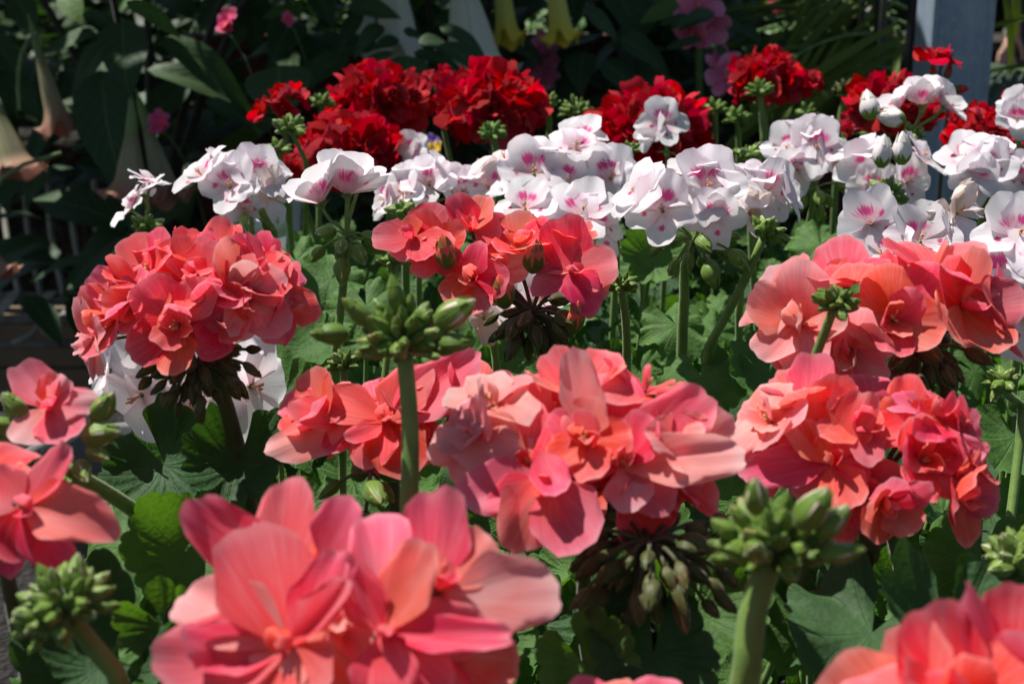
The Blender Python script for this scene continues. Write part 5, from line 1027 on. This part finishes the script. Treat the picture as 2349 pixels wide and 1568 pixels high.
def skin_mesh(name, verts, edges, mat, levels=1):
    """grow a smooth surface round a skeleton: verts are (xyz, radius), first is the root"""
    me = bpy.data.meshes.new(name + '_bones'); bm = bmesh.new(); lay = bm.verts.layers.skin.verify(); vv = []
    for k, (p, r) in enumerate(verts):
        v = bm.verts.new(p); r2 = r if isinstance(r, tuple) else (r, r); v[lay].radius = r2; v[lay].use_root = (k == 0); vv.append(v)
    for a, b_ in edges: bm.edges.new((vv[a], vv[b_]))
    bm.to_mesh(me); bm.free()
    o = bpy.data.objects.new(name + '_bones', me); COL.objects.link(o)
    o.modifiers.new('skin', 'SKIN'); sub = o.modifiers.new('sub', 'SUBSURF'); sub.levels = levels; sub.render_levels = levels
    bpy.context.view_layer.update(); dg = bpy.context.evaluated_depsgraph_get()
    out = bpy.data.meshes.new_from_object(o.evaluated_get(dg)); out.name = name
    bpy.data.objects.remove(o); out.materials.clear(); out.materials.append(M[mat])
    out.polygons.foreach_set('use_smooth', [True]*len(out.polygons)); out.update(); return out
HD = 6.3; wr = at(2322, 78, HD); px0 = wr.x + 0.20; py0 = wr.y + 0.02; F0 = FLOOR
def V(x, y, z): return Vector((px0 + x, py0 + y, F0 + z))
person = thing('person', (px0, py0, F0), 'person in dark sleeves at right edge, one bare hand hanging down', 'person')
hz = wr.z - F0
bones = [(V(0, 0, .95), (.14, .10)), (V(0, 0, 1.12), (.125, .09)), (V(0, 0, 1.32), (.15, .10)), (V(0, 0, 1.44), (.10, .08)), (V(0, -.01, 1.52), .055), (V(0, -.02, 1.60), (.07, .085)), (V(0, -.02, 1.70), (.072, .09)), (V(0, -.01, 1.755), (.05, .06)),
  (V(-.18, 0, 1.40), .06), (V(-.23, .02, 1.12), .045), (V(wr.x - px0 + .01, -.02, hz + .05), .032), (V(wr.x - px0, -.02, hz), .028), (V(wr.x - px0 - .015, -.03, hz - .07), (.018, .036)),
  (V(.18, 0, 1.40), .06), (V(.24, .02, 1.12), .045), (V(.24, -.04, .88), .03), (V(.24, -.05, .80), (.03, .02)),
  (V(-.09, 0, .86), .095), (V(-.10, -.01, .50), .062), (V(-.10, .02, .10), .042), (V(-.10, -.10, .04), (.045, .03)),
  (V(.09, 0, .86), .095), (V(.10, -.01, .50), .062), (V(.10, .02, .10), .042), (V(.10, -.10, .04), (.045, .03))]
ed = [(0, 1), (1, 2), (2, 3), (3, 4), (4, 5), (5, 6), (6, 7), (3, 8), (8, 9), (9, 10), (10, 11), (11, 12), (3, 13), (13, 14), (14, 15), (15, 16), (0, 17), (17, 18), (18, 19), (19, 20), (0, 21), (21, 22), (22, 23), (23, 24)]
hx = wr.x - px0
for k, (dx, L) in enumerate(((-.038, .075), (-.018, .085), (.004, .080), (.024, .062))):       # four fingers, curled a little
    b0 = len(bones); kx = hx - .015 + dx
    bones += [(V(kx, -.035, hz - .085), .0105), (V(kx - .004, -.045, hz - .085 - L*.5), .0095), (V(kx - .002, -.035, hz - .085 - L), .0075)]; ed += [(12, b0), (b0, b0 + 1), (b0 + 1, b0 + 2)]
b0 = len(bones); bones += [(V(hx + .030, -.05, hz - .045), .0115), (V(hx + .042, -.06, hz - .085), .0105), (V(hx + .040, -.065, hz - .115), .008)]; ed += [(11, b0), (b0, b0 + 1), (b0 + 1, b0 + 2)]
obj('body', skin_mesh('body', bones, ed, 'skin', 2), person)
def grow(idx, by): return [(bones[i][0], tuple(c + by for c in (bones[i][1] if isinstance(bones[i][1], tuple) else (bones[i][1],)*2))) for i in idx]
sh = grow([0, 1, 2, 3, 8, 9, 10, 13, 14, 15], .016); obj('sweater', skin_mesh('sweater', sh, [(0, 1), (1, 2), (2, 3), (3, 4), (4, 5), (5, 6), (3, 7), (7, 8), (8, 9)], 'navy'), person)
tr = grow([0, 17, 18, 19, 21, 22, 23], .014); obj('trousers', skin_mesh('trousers', tr, [(0, 1), (1, 2), (2, 3), (0, 4), (4, 5), (5, 6)], 'trousers'), person)
for i in (19, 23):
    q = bones[i][0]; obj('shoe', skin_mesh('shoe', [(Vector((q.x, q.y + .03, F0 + .045)), .045), (Vector((q.x, q.y - .08, F0 + .045)), (.048, .042)), (Vector((q.x, q.y - .18, F0 + .035)), (.045, .032))], [(0, 1), (1, 2)], 'shoe'), person)
obj('hair', skin_mesh('hair', [(V(0, .02, 1.68), (.085, .09)), (V(0, .0, 1.76), (.075, .085)), (V(0, .05, 1.58), (.06, .05))], [(0, 1), (0, 2)], 'hair'), person)
mb = MB()
for sx in (-.03, .03): mb.tube([V(sx, -.105, 1.665), V(sx, -.112, 1.665)], .009, 8)
obj('eyes', mb.mesh('eyes', M['shoe']), person)
mb = MB(); mb.tube([V(0, -.10, 1.66), V(0, -.125, 1.625), V(0, -.10, 1.615)], [.008, .014, .01], 8); obj('nose', mb.mesh('nose', M['skin']), person)
